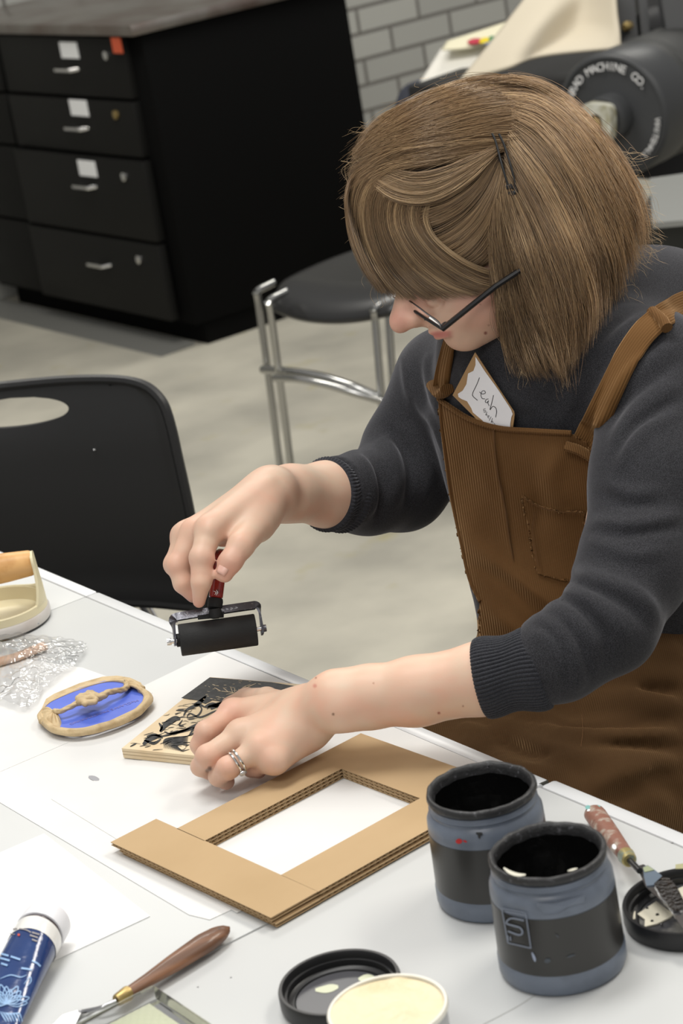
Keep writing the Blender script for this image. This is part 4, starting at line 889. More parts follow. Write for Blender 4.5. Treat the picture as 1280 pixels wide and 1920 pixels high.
# ------------------------------------------------------------------ hair
I3 = np.stack([RR, RU, RF])
def hairvol(p):
    s = PX
    d = ell(p, Q(868, 350, 15), np.array([205, 196, 178]) * s, I3)
    d = smin(d, ell(p, Q(1000, 365, 20), np.array([172, 190, 172]) * s, I3), 40 * s)
    d = smin(d, cap(p, Q(1090, 420, 10), Q(1110, 470, 10), 100 * s, 72 * s), 40 * s)
    d = smin(d, cap(p, Q(1040, 480, -62), Q(1052, 610, -62), 96 * s, 40 * s), 30 * s)
    d = smin(d, cap(p, Q(705, 385, -10), Q(722, 480, -14), 45 * s, 26 * s), 26 * s)
    d = smin(d, cap(p, Q(800, 430, -70), Q(860, 470, -85), 62 * s, 44 * s), 26 * s)
    return d
def hairvol_cut(p):      # the solid under the strands stays off the visible face
    d = hairvol(p) + 5 * PX
    return np.maximum(d, -(face(p) - 3 * PX))
V7, F7 = run(hairvol_cut, [Q(a, b, c) for a in (650, 1230) for b in (140, 700) for c in (-190, 210)], .012, .0026)
X7 = px(V7)
def facepoly(x, y):      # visible face area: no hair solid in front of it
    O = np.array([(725, 545), (760, 560), (800, 558), (850, 552), (900, 535), (925, 528), (938, 560), (945, 620), (965, 690), (880, 700), (700, 640)], float)
    ins = np.zeros(len(x), bool)
    for i in range(len(O)):
        a, b = O[i], O[(i + 1) % len(O)]; ins ^= ((a[1] > y) != (b[1] > y)) & (x < (b[0] - a[0]) * (y - a[1]) / (b[1] - a[1] + 1e-12) + a[0])
    return ins
bad = facepoly(X7[:, 0], X7[:, 1]) & (X7[:, 2] < 2.215); F7 = F7[~bad[F7].any(1)]
def hairmat(name, k=1.0):
    m = mat(name, (.2, .12, .06), .36, spec=.5, attr='Col'); b = m.node_tree.nodes['Principled BSDF']; b.inputs['Sheen Weight'].default_value = .15; return m
M_hair = hairmat('hair')
DK = np.array([.070, .042, .022]); MD = np.array([.285, .182, .092]); LT = np.array([.66, .47, .26]); GD = np.array([.50, .255, .085])
G_A = [[(905, 152), (962, 141), (1030, 160), (1085, 203), (1135, 262), (1178, 325), (1208, 395), (1216, 436)],
       [(935, 172), (1000, 176), (1060, 212), (1110, 272), (1152, 338), (1188, 405), (1204, 468)],
       [(955, 196), (1010, 212), (1060, 258), (1100, 318), (1135, 388), (1165, 458), (1178, 520)],
       [(958, 226), (1000, 253), (1040, 303), (1078, 368), (1108, 438), (1132, 508), (1136, 585)],
       [(950, 256), (980, 298), (1015, 348), (1052, 418), (1082, 498), (1102, 578), (1100, 645)],
       [(945, 298), (970, 343), (1000, 398), (1030, 468), (1058, 548), (1074, 628), (1070, 700)],
       [(950, 338), (965, 388), (985, 448), (1008, 518), (1028, 598), (1046, 660), (1058, 716)],
       [(942, 360), (950, 418), (962, 478), (980, 540), (1003, 608), (1030, 668), (1048, 706)],
       [(930, 378), (930, 430), (937, 488), (948, 548), (960, 608), (975, 662), (990, 706)],
       [(926, 398), (920, 450), (923, 500), (930, 548), (938, 600), (950, 650), (964, 692)]]
G_B = [[(945, 143), (880, 147), (815, 168), (752, 200), (710, 228), (684, 256)],
       [(968, 168), (890, 176), (812, 200), (745, 232), (700, 256), (668, 286)],
       [(985, 196), (905, 206), (825, 226), (757, 250), (710, 262), (672, 290)],
       [(985, 225), (915, 232), (840, 250), (770, 264), (712, 286), (662, 318)],
       [(965, 262), (890, 266), (815, 280), (745, 292), (700, 308), (662, 336)],
       [(945, 282), (880, 296), (810, 308), (750, 318), (708, 338), (668, 372)]]
G_C = [[(712, 296), (668, 320), (650, 352), (649, 400), (659, 450), (680, 500), (708, 545)],
       [(725, 306), (690, 334), (671, 370), (669, 420), (682, 470), (706, 518), (738, 558)],
       [(742, 318), (710, 345), (694, 388), (699, 438), (718, 488), (748, 530), (782, 562)],
       [(755, 332), (727, 364), (718, 404), (728, 448), (754, 494), (795, 534), (838, 560)],
       [(768, 348), (744, 380), (742, 420), (760, 460), (794, 500), (842, 535), (892, 554)],
       [(782, 362), (768, 394), (774, 430), (798, 466), (836, 500), (885, 528), (930, 541)],
       [(805, 378), (798, 408), (810, 440), (840, 470), (880, 497), (918, 512), (948, 512)]]
G_D = [[(695, 345), (732, 373), (790, 381), (842, 364), (892, 328), (930, 284)],
       [(706, 330), (758, 352), (812, 352), (864, 328), (908, 298), (938, 275)],
       [(725, 314), (780, 326), (842, 314), (902, 290), (944, 270)]]
G_E = [[(928, 290), (890, 340), (842, 374), (795, 390), (752, 398)],
       [(934, 300), (905, 355), (866, 398), (822, 424), (778, 438)],
       [(940, 310), (922, 370), (892, 420), (852, 455), (805, 478)],
       [(946, 322), (937, 380), (918, 434), (888, 474), (845, 500)],
       [(952, 335), (950, 392), (940, 442), (922, 482), (892, 508)]]
G_B = [[(g[0][0] + 48, g[0][1] + (6 if i < 3 else -14))] + g for i, g in enumerate(G_B)]
NS = 18
def resample(g, n=NS):
    q = cr(g, 8); L_ = np.concatenate([[0], np.cumsum(np.linalg.norm(np.diff(q, axis=0), axis=1))]); t = np.linspace(0, L_[-1], n)
    return np.stack([np.interp(t, L_, q[:, 0]), np.interp(t, L_, q[:, 1])], 1)
def hairface(p): return np.minimum(hairvol(p), face(p) - 5 * PX)
def strands(G, N, locks, lift, lay, spread, pal, seed, thick=.00024, curl=3, end=.12, extend=0, fn=hairvol, root=.2):
    rg = np.random.default_rng(seed); A = np.array([resample(g) for g in G]); k = len(G) - 1
    lc = rg.uniform(0, k, locks); lp = rg.uniform(0, 6.28, (locks, 4)); lcol = rg.uniform(0, 1, locks) ; lz = rg.uniform(0, 1, locks); lamp = rg.uniform(.3, 1, locks)
    li = rg.integers(0, locks, N); T = np.linspace(0, 1, NS)
    g0 = lc[li] + rg.normal(0, .5 * k / locks, N) ; free = rg.uniform(0, 1, N) < .25; g0[free] = rg.uniform(0, k, free.sum()); g0 = np.clip(g0, -.05, k + .05)
    g1 = lc[li] + (g0 - lc[li]) * .22; g1[free] = g0[free]
    gg = g0[:, None] * (1 - T ** 1.5) + g1[:, None] * T ** 1.5
    gi = np.clip(np.floor(gg).astype(int), 0, k - 1); f = gg - gi; ti = np.arange(NS)[None]
    U = A[gi, ti] * (1 - f)[..., None] + A[gi + 1, ti] * f[..., None]
    # length variation, root jitter
    s0 = rg.uniform(0, 1, N) ** 1.6 * root; s1 = 1 - rg.uniform(0, 1, N) ** 2 * end * 2.2 + extend * rg.uniform(-.3, 1, N)
    idx = (s0[:, None] + (s1 - s0)[:, None] * T) * (NS - 1); i0 = np.clip(np.floor(idx).astype(int), 0, NS - 2); fr = (idx - i0)[..., None]
    r_ = np.arange(N)[:, None]; U = U[r_, i0] * (1 - fr) + U[r_, i0 + 1] * fr
    tg = np.gradient(U, axis=1); tg /= np.linalg.norm(tg, axis=2)[..., None] + 1e-6; nn = np.stack([-tg[..., 1], tg[..., 0]], -1)
    wv = lamp[li][:, None] * curl * np.sin(T[None] * (3 + 4 * lp[li, 1][:, None] / 6.28) + lp[li, 0][:, None]) * T[None] + rg.normal(0, spread, N)[:, None] * (.5 + .8 * T[None]) + rg.normal(0, 1, N)[:, None] * curl * .16 * np.sin(T[None] * 7 + rg.uniform(0, 6, N)[:, None])
    U = U + nn * wv[..., None]
    d, best = hit(fn, U[..., 0], U[..., 1], 1.9, 2.4, 60); d = d.reshape(N, NS)
    lf = (lift + lay * (lz[li] ** 1.0)[:, None] + lay * .6 * rg.uniform(-1, 1, N)[:, None]) * np.sin(np.pi * np.clip(.15 + .6 * T, 0, 1))[None]
    out = np.maximum(best.reshape(N, NS), 0); lf = np.where(out > .003, lf * .2 + rg.normal(0, 26, N)[:, None], lf)
    # smooth the depth along the strand
    D = d - lf * PX
    for _ in range(4): D[:, 1:-1] = (D[:, :-2] + 2 * D[:, 1:-1] + D[:, 2:]) / 4
    W = PV(U[..., 0].ravel(), U[..., 1].ravel(), D.ravel()).reshape(N, NS, 3)
    col = lcol[li] * .58 + lz[li] * .26 + rg.uniform(0, 1, N) * .24 - .04  # lower-lying locks coloured darker: shade between locks painted in
    C = pal(col, U, lz[li], rg)
    return W, C, np.full(N, thick) * rg.uniform(.7, 1.25, N)
def pal_std(gold, dark=0.):
    def f(c, U, z, rg):
        c = np.clip(c - dark, 0, 1); a = DK + (MD - DK) * np.clip(c / .55, 0, 1)[:, None]; a = a + (LT - MD) * np.clip((c - .55) / .45, 0, 1)[:, None] ** 1.5
        g_ = (.62 * np.clip((U[..., 0] - 900) / 270, .12, 1) * rg.uniform(.2, 1, len(c))[:, None])[..., None]; return a[:, None] * (1 - g_) + GD * g_ * (.55 + .6 * c[:, None, None])
    return f
sets = [strands(G_A, 6000, 80, 4, 19, 2.4, pal_std(.6), 1, curl=12, root=.30, end=.12, extend=.04, fn=hairface),
        strands(G_A[1:], 1500, 34, 16, 12, 3.0, pal_std(.5), 2, curl=13, end=.2, extend=.05, fn=hairface),
        strands(G_A, 420, 200, 22, 16, 7, pal_std(.7), 12, curl=22, end=.1, extend=.10, fn=hairface, thick=.00018),
        strands(G_B, 3000, 50, 4, 9, 2.4, pal_std(.1), 3, curl=8, end=.10, extend=.05, root=.5),
        strands(G_B, 260, 120, 12, 12, 8, pal_std(.1), 13, curl=18, end=.1, extend=.12, thick=.00018),
        strands(G_E, 2000, 28, 4, 6, 2, pal_std(.1, .12), 4, curl=3),
        strands(G_C, 3200, 40, 6, 9, 2, pal_std(.2), 5, curl=3, end=.05, extend=.01, fn=hairface),
        strands(G_D, 1300, 14, 15, 8, 2.2, pal_std(.5), 6, curl=3)]
# fly-aways
fl = []
rg = np.random.default_rng(21)
def fly(n, u0, u1, v0, v1, du, dv, ln):
    for _ in range(n):
        a = np.array([rg.uniform(u0, u1), rg.uniform(v0, v1)]); b = a + np.array([rg.uniform(*du), rg.uniform(*dv)]) * ln; c = (a + b) / 2 + rg.normal(0, ln * .16, 2); fl.append([a, c, b])
fly(60, 690, 760, 225, 300, (-1, -.2), (-.3, .5), 60); fly(30, 655, 690, 300, 420, (-.5, .1), (-.2, 1), 55); fly(110, 1160, 1210, 380, 480, (.1, 1), (-.1, .8), 48)
fly(60, 1120, 1190, 290, 400, (.3, 1), (-.2, .7), 55); fly(40, 760, 1000, 145, 200, (-.6, .8), (-.6, .1), 28); fly(22, 690, 740, 490, 560, (-.3, .3), (.3, 1), 45); fly(45, 960, 1100, 660, 700, (-.2, .3), (.3, 1), 34); fly(30, 1120, 1190, 480, 560, (.1, 1), (.1, .9), 35); fly(8, 1110, 1170, 270, 340, (.6, 1.6), (-.1, .5), 60)
fl += [[(700, 262), (672, 268), (684, 292)], [(690, 250), (660, 285), (680, 312)], [(730, 245), (690, 240), (668, 262)], [(672, 330), (650, 300), (668, 296)], [(685, 300), (648, 310), (652, 350)], [(655, 345), (640, 320), (662, 300)]]
FA = np.array([resample([np.array(q_, float) for q_ in f]) for f in fl]); N_ = len(FA)
d, best = hit(hairvol, FA[..., 0], FA[..., 1], 1.9, 2.4, 60); D = d.reshape(N_, NS)
for _ in range(10): D[:, 1:-1] = (D[:, :-2] + 2 * D[:, 1:-1] + D[:, 2:]) / 4
sets.append((PV(FA[..., 0].ravel(), FA[..., 1].ravel(), D.ravel() - 8 * PX).reshape(N_, NS, 3), np.repeat(np.clip(LT * rg.uniform(.5, 1.2, N_)[:, None], 0, 1)[:, None], NS, 1), np.full(N_, .00013)))
W = np.concatenate([s_[0] for s_ in sets]); C = np.concatenate([s_[1] for s_ in sets]); TH = np.concatenate([s_[2] for s_ in sets]); N_ = len(W)
T = np.gradient(W, axis=1); T /= np.linalg.norm(T, axis=2)[..., None] + 1e-9; Nn = np.cross(T, RF); Nn /= np.linalg.norm(Nn, axis=2)[..., None] + 1e-9; Bn = np.cross(T, Nn)
taper = np.clip((1 - np.linspace(0, 1, NS)) * 6, .25, 1)[None, :, None] * TH[:, None, None]
ring = np.stack([W + taper * (math.cos(a) * Nn + math.sin(a) * Bn) for a in (0, 2.094, 4.189)], 2)         # N, NS, 3, 3
V8 = ring.reshape(-1, 3); base = (np.arange(N_)[:, None] * NS + np.arange(NS - 1)[None]) * 3
F8 = np.concatenate([np.stack([base + a, base + b, base + 3 + b, base + 3 + a], -1).reshape(-1, 4) for a, b in ((0, 1), (1, 2), (2, 0))])
C8 = np.repeat(C.reshape(-1, 3), 3, axis=0)
n7 = len(V7); VV = np.concatenate([V7, V8]); CC = np.concatenate([np.tile(DK * .9, (n7, 1)), C8])
me = npmesh('hair', VV, np.concatenate([F7, F8 + n7])); setcol(me, CC); hair = link('hair', me, M_hair, per)
# ------------------------------------------------------------------ hair pins and tie
M_pin = mat('black_wire', (.01, .01, .01), .35, spec=.6)
def hd(u, v): return float(hit(hairvol, [u], [v], 1.9, 2.4)[0][0])
for pn in ([(922, 250), (929, 266), (938, 300), (946, 328), (952, 347)], [(935, 251), (944, 270), (950, 288), (958, 314), (966, 346)]):
    MB().tube(cr([P(u, v, hd(u, v) - 22 * PX) for u, v in pn], 5), .0011, 8).build('hair_pin', M_pin, hair)
MB().tube(cr([P(u, v, hd(u, v) - 12 * PX) for u, v in ((948, 352), (958, 350), (967, 353), (964, 362), (952, 362))], 5), .0030, 10).build('hair_tie', M_pin, hair)
# ------------------------------------------------------------------ glasses
M_gl = mat('black_acetate', (.012, .012, .013), .25, spec=.6); M_gm = mat('gunmetal', (.25, .25, .26), .25, metal=1)
gla = link('glasses', MB().tube([Q(829, 617, -92), Q(880, 576, -118), Q(930, 536, -136), Q(985, 500, -142)], .0042, 8, flat=.7).build('g', M_gl).data, M_gl, per, smooth=False)
bpy.data.objects.remove(bpy.data.objects['g'])
lp_ = cr([Q(828, 618, -90), Q(800, 600, -55), Q(772, 582, -18), Q(758, 571, 2), Q(750, 558, 0), Q(770, 566, -30), Q(800, 588, -66), Q(822, 604, -90), Q(828, 618, -90)], 6)
MB().tube(lp_, .0009, 8, cap=False).build('rim', M_gm, gla)
MB().tube([Q(829, 617, -92), Q(795, 596, -50), Q(760, 572, 0)], .0012, 8).build('lower_bar', M_gl, gla)
MB().tube([Q(757, 570, 2), Q(748, 562, 22), Q(738, 556, 48)], .0012, 8).build('bridge', M_gm, gla)
MB().tube(cr([Q(806, 602, -40), Q(804, 594, -34), Q(797, 594, -28), Q(797, 600, -30)], 5), .0012, 8).build('nose_pad', M_gm, gla)
MB().tube(cr([Q(826, 612, -88), Q(833, 606, -84), Q(840, 606, -84)], 5), .0014, 8).build('hinge', M_gm, gla)
lens = link('lens', pyd('lens', lp_[:-1], [tuple(range(len(lp_) - 1))]), mat('lens_glass', (1, 1, 1), .02, trans=1, ior=1.1), gla, smooth=False)
# ------------------------------------------------------------------ rings
M_silver = mat('silver', (.72, .70, .66), .15, metal=1); M_gem = mat('diamond', (.9, .93, .95), .02, trans=.6, ior=2.2, spec=1)
def ringaround(a, b, t, r, wr_, name, par):
    c = a + (b - a) * t; ax = (b - a) / np.linalg.norm(b - a); u = np.cross(ax, [0, 0, 1.]); u /= np.linalg.norm(u); v_ = np.cross(ax, u)
    th = np.linspace(0, 2 * np.pi, 41)[:-1]; pts = [c + r * (math.cos(x) * u + math.sin(x) * v_) for x in th]
    return MB().tube(pts + [pts[0]], wr_, 8, cap=False).build(name, M_silver, par), c, ax, u, v_
fa, fb = LH['r'][0], LH['r'][1]
rg1, c1, ax1, _, _ = ringaround(fa, fb, .66, .0118, .0013, 'ring', body)
rg2, c2, ax2, _, _ = ringaround(fa, fb, .78, .0115, .0011, 'ring', body)
gp = P(446, 1461, float(px(c2)[2]) - .011)
gp = c2 + ((gp - c2) - ax2 * ((gp - c2) @ ax2)) / np.linalg.norm((gp - c2) - ax2 * ((gp - c2) @ ax2)) * .0135
gx = (gp - c2) / np.linalg.norm(gp - c2)
MB().lathe([(.0004, -.0028), (.0034, 0), (.0034, .0006), (.002, .0018)], gp, gx, 8).build('gem', M_gem, rg2, smooth=False)
MB().lathe([(.002, -.003), (.003, -.0005)], gp, gx, 10).build('setting', M_silver, rg2)
# ================================================================== brayer held in the far hand
M_rub = mat('black_rubber', (.018, .018, .018), .6, spec=.3, bump=(500, .5, .0006)); M_frame = mat('inked_steel', (.10, .10, .115), .35, metal=.7, noise=(300, (.3, .3, .32), .6, .75, 2), bump=(400, .4, .0006))
M_red = mat('red_lacquer', (.30, .018, .012), .25, coat=.6, noise=(120, (.12, .01, .01), .5, .65, 3))
dB = 2.19
A_ = P(337, 1200.5, dB - .004); B_ = P(480, 1180.5, dB + .004); axb = (B_ - A_) / np.linalg.norm(B_ - A_)
bry = thing('brayer', tuple((A_ + B_) / 2), 'small black rubber ink roller with a red handle, held in the raised hand', 'ink roller')
def place_q(o): return o
MB().lathe([(.004, 0), (.0152, 0), (.0158, .0008), (.0158, np.linalg.norm(B_ - A_) - .0008), (.0152, np.linalg.norm(B_ - A_)), (.004, np.linalg.norm(B_ - A_))], A_, axb, 56).build('roller', M_rub, bry)
MB().tube([P(318, 1203.5, dB - .005), P(495, 1178, dB + .005)], .0022, 12).build('axle', M_chrome, bry)
for u, v, s_ in ((317, 1203.5, -1), (495, 1178, 1)): MB().lathe([(.0034, -.0022), (.0036, 0), (.0034, .0022)], P(u, v, dB + s_ * .005), axb, 12).build('nut', M_chrome if s_ < 0 else M_frame, bry)
MB().tube([P(331, 1201, dB - .005), P(338, 1200, dB - .004)], .0065, 16).build('spacer', M_rub, bry)
dn = np.cross(axb, RF); dn /= np.linalg.norm(dn); dn = dn if dn @ RU < 0 else -dn; fb_ = np.cross(axb, dn); fb_ = fb_ if fb_ @ RF > 0 else -fb_
path = cr([P(329, 1211, dB - .006), P(326.5, 1185, dB - .004), P(325, 1166, dB), P(328, 1158.5, dB + .004), P(342, 1155, dB + .004), P(400, 1146, dB + .006), P(466, 1136.5, dB + .012), P(480, 1135.5, dB + .013), P(485, 1143, dB + .012), P(489, 1165, dB + .008), P(492, 1189, dB + .004)], 5)
mb = MB(); tg_ = np.gradient(path, axis=0); tg_ /= np.linalg.norm(tg_, axis=1)[:, None]; V = []
wd_ = (fb_ * .62 - dn * .78); wd_ /= np.linalg.norm(wd_)
for p_, t_ in zip(path, tg_):
    w_ = wd_ - t_ * (wd_ @ t_); w_ /= np.linalg.norm(w_); h_ = np.cross(t_, w_)
    V += [p_ + w_ * .0046 + h_ * .0011, p_ + w_ * .0046 - h_ * .0011, p_ - w_ * .0046 - h_ * .0011, p_ - w_ * .0046 + h_ * .0011]
n_ = len(path); mb.add(V, [(4 * i + a, 4 * i + (a + 1) % 4, 4 * i + 4 + (a + 1) % 4, 4 * i + 4 + a) for i in range(n_ - 1) for a in range(4)] + [(0, 1, 2, 3), (4 * n_ - 4, 4 * n_ - 3, 4 * n_ - 2, 4 * n_ - 1)])
mb.build('frame', M_frame, bry)
MB().slab([P(*q_, dB + .001) for q_ in ((370, 1154), (420, 1147), (419, 1158), (371, 1162))], RF * .003).build('thumb_rest', M_rub, bry, smooth=False)
MB().lathe([(.003, 0), (.0062, .001), (.0066, .006), (.005, .010)], P(405, 1160, dB), -dn, 24).build('hub', M_rub, bry)
hA = P(402, 1143, dB + .006); hB = P(415, 1030, dB + .016); hx = hB - hA; hl = np.linalg.norm(hx); hx /= hl
MB().lathe([(.0045, 0), (.0072, .002), (.0076, .008), (.0070, .011), (.005, .012)], hA, hx, 28).build('ferrule', M_rub, bry)
MB().lathe([(.0055, .011), (.0070, .0125), (.0072, .03), (.0066, .040), (.0078, .050), (.0084, hl * .8), (.0070, hl * .95), (.003, hl)], hA, hx, 32).build('handle', M_red, bry)
strokes([[(400, 1108), (405, 1111), (402, 1115)], [(405, 1106), (408, 1111), (405, 1116)]], lambda u, v: P(u, v, dB - .0004), 1.5, 0, 'white_scuff', M_label, bry)
for i in range(9): pass
strokes([[(375 + i * 8, 1150.5 - i * 1.2), (381 + i * 8, 1149.5 - i * 1.2)] for i in range(9)] + [[(378 + i * 9, 1147 - i * 1.3), (383 + i * 9, 1148.5 - i * 1.3)] for i in range(8)], lambda u, v: P(u, v, dB - .0005), 1.6, 0, 'stamped_marks', mat('rubbed_steel', (.35, .35, .36), .4, metal=.8), bry)
# ================================================================== ink jars
M_jar = mat('blue_grey_plastic', (.145, .170, .215), .34, spec=.55, noise=(40, (.11, .13, .165), .45, .7, 4)); M_jlab = mat('black_label', (.026, .025, .023), .3, spec=.6)
M_wet = mat('wet_black_ink', (.004, .004, .004), .16, spec=.6, coat=.4, bump=(120, .6, .003)); M_rimink = mat('dried_ink', (.022, .022, .023), .45, spec=.5, noise=(260, (.10, .10, .11), .60, .75, 3), bump=(220, .6, .0012))
M_pale = mat('pale_smear', (.26, .31, .40), .5)
def jar(base, label, seed, hgt=.0985):
    b = np.array(base); t = thing('ink_jar', tuple(b), label, 'jar', None)
    o = MB().lathe([(.043, 0), (.0478, .0015), (.0492, .005), (.0492, .016), (.0480, .019), (.0472, .066), (.0476, .069), (.0472, .0765), (.0455, .0805), (.0432, .083), (.0432, .085), (.0444, .0865), (.0430, .089), (.0430, .0905), (.0405, .092), (.0405, .060)], b, n=96, cap=False).build('body', M_jar, t)
    MB().lathe([(.0485, .0185), (.0476, .0665), (.0470, .0665), (.0478, .0185), (.0485, .0185)], b, n=96, cap=False).build('label', M_jlab, t)
    rg_ = np.random.default_rng(seed); n = 96; V = []; prof = [(.0432, .0915), (.0442, .0925), (.0450, .0945), (.0448, .0975), (.0432, .0992), (.0412, .0985), (.0398, .096), (.0390, .090)]
    ph = rg_.uniform(0, 6, 8)
    for k, (r, z) in enumerate(prof):
        for j in range(n):
            a = 2 * math.pi * j / n; w_ = sum(math.sin(a * m_ + ph[m_ % 8]) for m_ in (2, 5, 9, 17)) / 4; V.append(b + [(r + .0006 * w_) * math.cos(a), (r + .0006 * w_) * math.sin(a), z + .0009 * w_])
    link('rim', pyd('rim', V, [(i * n + j, i * n + (j + 1) % n, (i + 1) * n + (j + 1) % n, (i + 1) * n + j) for i in range(7) for j in range(n)]), M_rimink, t)
    mb_ = MB(); mb_.lathe([(.0402, .0965), (.0396, .090), (.0398, .060), (.037, .048), (.02, .044), (.001, .043)], b, n=72, cap=False); ik = mb_.build('ink', M_wet, t)
    return t, b
J1, j1 = jar(onz(1056, 1806, .74), 'front ink jar with a boxed wavy emblem on its black label', 1)
J2, j2 = jar(onz(932, 1676, .74), 'rear ink jar with a red smudge below its inky rim, beside the cardboard frame', 2)
def oncyl(b, r):
    def f(u, v):
        q = ray(u, v); o_ = EYE[:2] - b[:2]; A = q[:2] @ q[:2]; B = 2 * o_ @ q[:2]; Cc = o_ @ o_ - r * r; D = max(B * B - 4 * A * Cc, 0); return EYE + q * ((-B - math.sqrt(D)) / (2 * A))
    return f
c1_ = oncyl(j1, .0487)
strokes([([(940, 1703), (985, 1712)], 2.2), ([(985, 1712), (995, 1778)], 2.2), ([(995, 1778), (952, 1768)], 2.2), ([(952, 1768), (940, 1703)], 2.2), ([(947, 1709), (984, 1716)], 2.6), ([(982, 1726), (958, 1722), (949, 1731), (963, 1736), (975, 1740), (979, 1749), (972, 1753), (952, 1746)], 3.2), ([(951, 1754), (952, 1764)], 3), ([(956, 1756), (957, 1764)], 2.5)], c1_, 2.5, 0, 'label_emblem', mat('emblem_grey', (.22, .25, .31), .5), J1, taper=False)
strokes([([(997, 1786), (1001, 1796), (1003, 1803)], 5)], c1_, 5, 0, 'pale_drip', mat('drip', (.35, .40, .52), .4), J1)
strokes([([(1020, 1803), (1032, 1800)], 9), ([(1062, 1795), (1078, 1790)], 4), ([(1042, 1752), (1047, 1758)], 3)], c1_, 5, 0, 'label_scuffs', mat('scuff_grey', (.065, .075, .09), .5), J1)
MB().add(*(lambda A: ([c1_(*p) for p in A], [tuple(range(len(A)))]))([(1005, 1700), (1020, 1715), (1046, 1712), (1062, 1701), (1096, 1692), (1096, 1678), (1040, 1690), (1005, 1693)])).build('bare_patch', M_jar, J1, smooth=False, fix=False)
cR_ = oncyl(j1, .0462)
strokes([([(944, 1627), (955, 1635), (970, 1640), (985, 1640)], 7), ([(1064, 1633), (1082, 1628)], 4)], lambda u, v: onz(u, v, .74 + .0998), 5, 0, 'cream_smear', mat('cream_smear', (.62, .60, .50), .4), J1)
c2_ = oncyl(j2, .0477)
strokes([([(854, 1578), (866, 1577)], 10), ([(868, 1576), (875, 1579)], 4)], c2_, 8, 0, 'red_smudge', mat('red_paint', (.50, .02, .02), .4), J2)
strokes([([(892, 1562), (900, 1564), (904, 1562)], 7), ([(897, 1564), (899, 1573)], 5)], c2_, 6, 0, 'black_drip', M_rimink, J2)
# ================================================================== lids and cream tin
M_lid = mat('black_lid', (.013, .013, .014), .38, spec=.5); M_lidin = mat('lid_liner', (.07, .07, .078), .3, spec=.5); M_cream = mat('cream_ink', (.78, .68, .46), .45, bump=(60, .8, .004), noise=(18, (.66, .50, .26), .55, .8, 3)); M_pc = mat('pale_blob', (.60, .62, .45), .4)
def lid(b, r, h, label, inner):
    t = thing('jar_lid', tuple(b), label, 'lid')
    MB().lathe([(r - .003, 0), (r - .001, .001), (r, .004), (r, h - .002), (r - .0008, h), (r - .0032, h), (r - .004, h - .001), (r - .0044, h * .62), (r - .0062, h * .60), (r - .0066, h * .3), (r - .0095, h * .2), (r - .011, h * .2), (r - .0115, h * .26), (r - .0125, .0022), (.001, .0022)], b, n=96, cap=False).build('shell', M_lid, t)
    MB().lathe([(r - .0118, .0022), (r - .0122, .0030), (.001, .0030)], b, n=72, cap=False).build('liner', inner, t)
    return t
bl = onz(635, 1839, .757); bl[2] = .7402
LB = lid(bl, .0476, .0165, 'empty black jar lid with two pale blobs inside, behind the cream tin', M_lidin)
strokes([([(591, 1856), (608, 1855), (622, 1852), (634, 1850)], 15), ([(672, 1836), (688, 1833), (703, 1834)], 13)], TZ(.7402 + .0033), 10, 0, 'pale_blob', M_pc, LB)
bt_ = onz(726, 1889, .790); bt_[2] = .7402
tin = thing('ink_tin', tuple(bt_), 'open round tin brimming with cream coloured ink', 'tin')
MB().lathe([(.0415, 0), (.0422, .001), (.0422, .0455), (.0436, .0465), (.0438, .0490), (.0432, .0502), (.0418, .0500), (.0414, .045)], bt_, n=96, cap=False).build('can', mat('grey_tin', (.42, .42, .42), .3, metal=.5), tin)
MB().lathe([(.0439, .0470), (.0441, .0490), (.0432, .0508), (.0414, .0506), (.0410, .049)], bt_, n=96, cap=False).build('rim', mat('inky_rim', (.80, .77, .68), .4), tin)
n_ = 40; V = []; rgc = np.random.default_rng(5); pts_ = rgc.uniform(-.04, .04, (26, 2)); am = rgc.uniform(-.0016, .0022, 26)
for i in range(n_):
    for j in range(72):
        r_ = .0412 * i / (n_ - 1); a = 2 * math.pi * j / 72; x, y = r_ * math.cos(a), r_ * math.sin(a)
        V.append(bt_ + [x, y, .0485 + sum(am[k] * math.exp(-((x - pts_[k, 0]) ** 2 + ((y - pts_[k, 1]) * 2.0) ** 2) / .00009) for k in range(26))])
link('cream', pyd('cream', V, [(i * 72 + j, i * 72 + (j + 1) % 72, (i + 1) * 72 + (j + 1) % 72, (i + 1) * 72 + j) for i in range(n_ - 1) for j in range(72)]), M_cream, tin)
br = onz(1290, 1686, .757); br[2] = .7402
LR_ = lid(br, .052, .0165, 'black jar lid daubed with grey and cream ink, under the paint-stained palette knife', mat('smeared_liner', (.045, .045, .05), .35, spec=.5, noise=(55, (.16, .155, .14), .45, .62, 5), bump=(90, .6, .002)))
M_cr2 = mat('cream_daub', (.66, .62, .50), .35, bump=(90, .5, .002))
def flat(name, pxs, z, th, mt_, par): MB().slab([onz(*p, z) for p in pxs], (0, 0, th)).build(name, mt_, par, smooth=False)
flat('cream_daub', [(1195, 1716), (1230, 1692), (1262, 1716), (1256, 1722), (1232, 1734), (1215, 1738), (1208, 1740), (1209, 1726)], .7436, .0012, M_cr2, LR_)
flat('cream_daub', [(1181, 1716), (1191, 1710), (1191, 1724), (1184, 1727)], .7436, .001, M_cr2, LR_)
flat('cream_daub', [(1267, 1671), (1300, 1655), (1300, 1712), (1279, 1702)], .7436, .0014, M_cr2, LR_)
flat('cream_daub', [(1266, 1622), (1296, 1618), (1296, 1629), (1266, 1630)], .7572, .0006, mat('olive_daub', (.40, .38, .22), .5), LR_)
for u, v, r in ((1232, 1715, 4), (1213, 1703, 3), (1222, 1727, 3.5), (1240, 1733, 3)): MB().lathe([(r * .0004, 0), (r * .0003, .0007), (.0001, .001)], onz(u, v, .7448), n=12).build('ink_dot', M_wet, LR_)
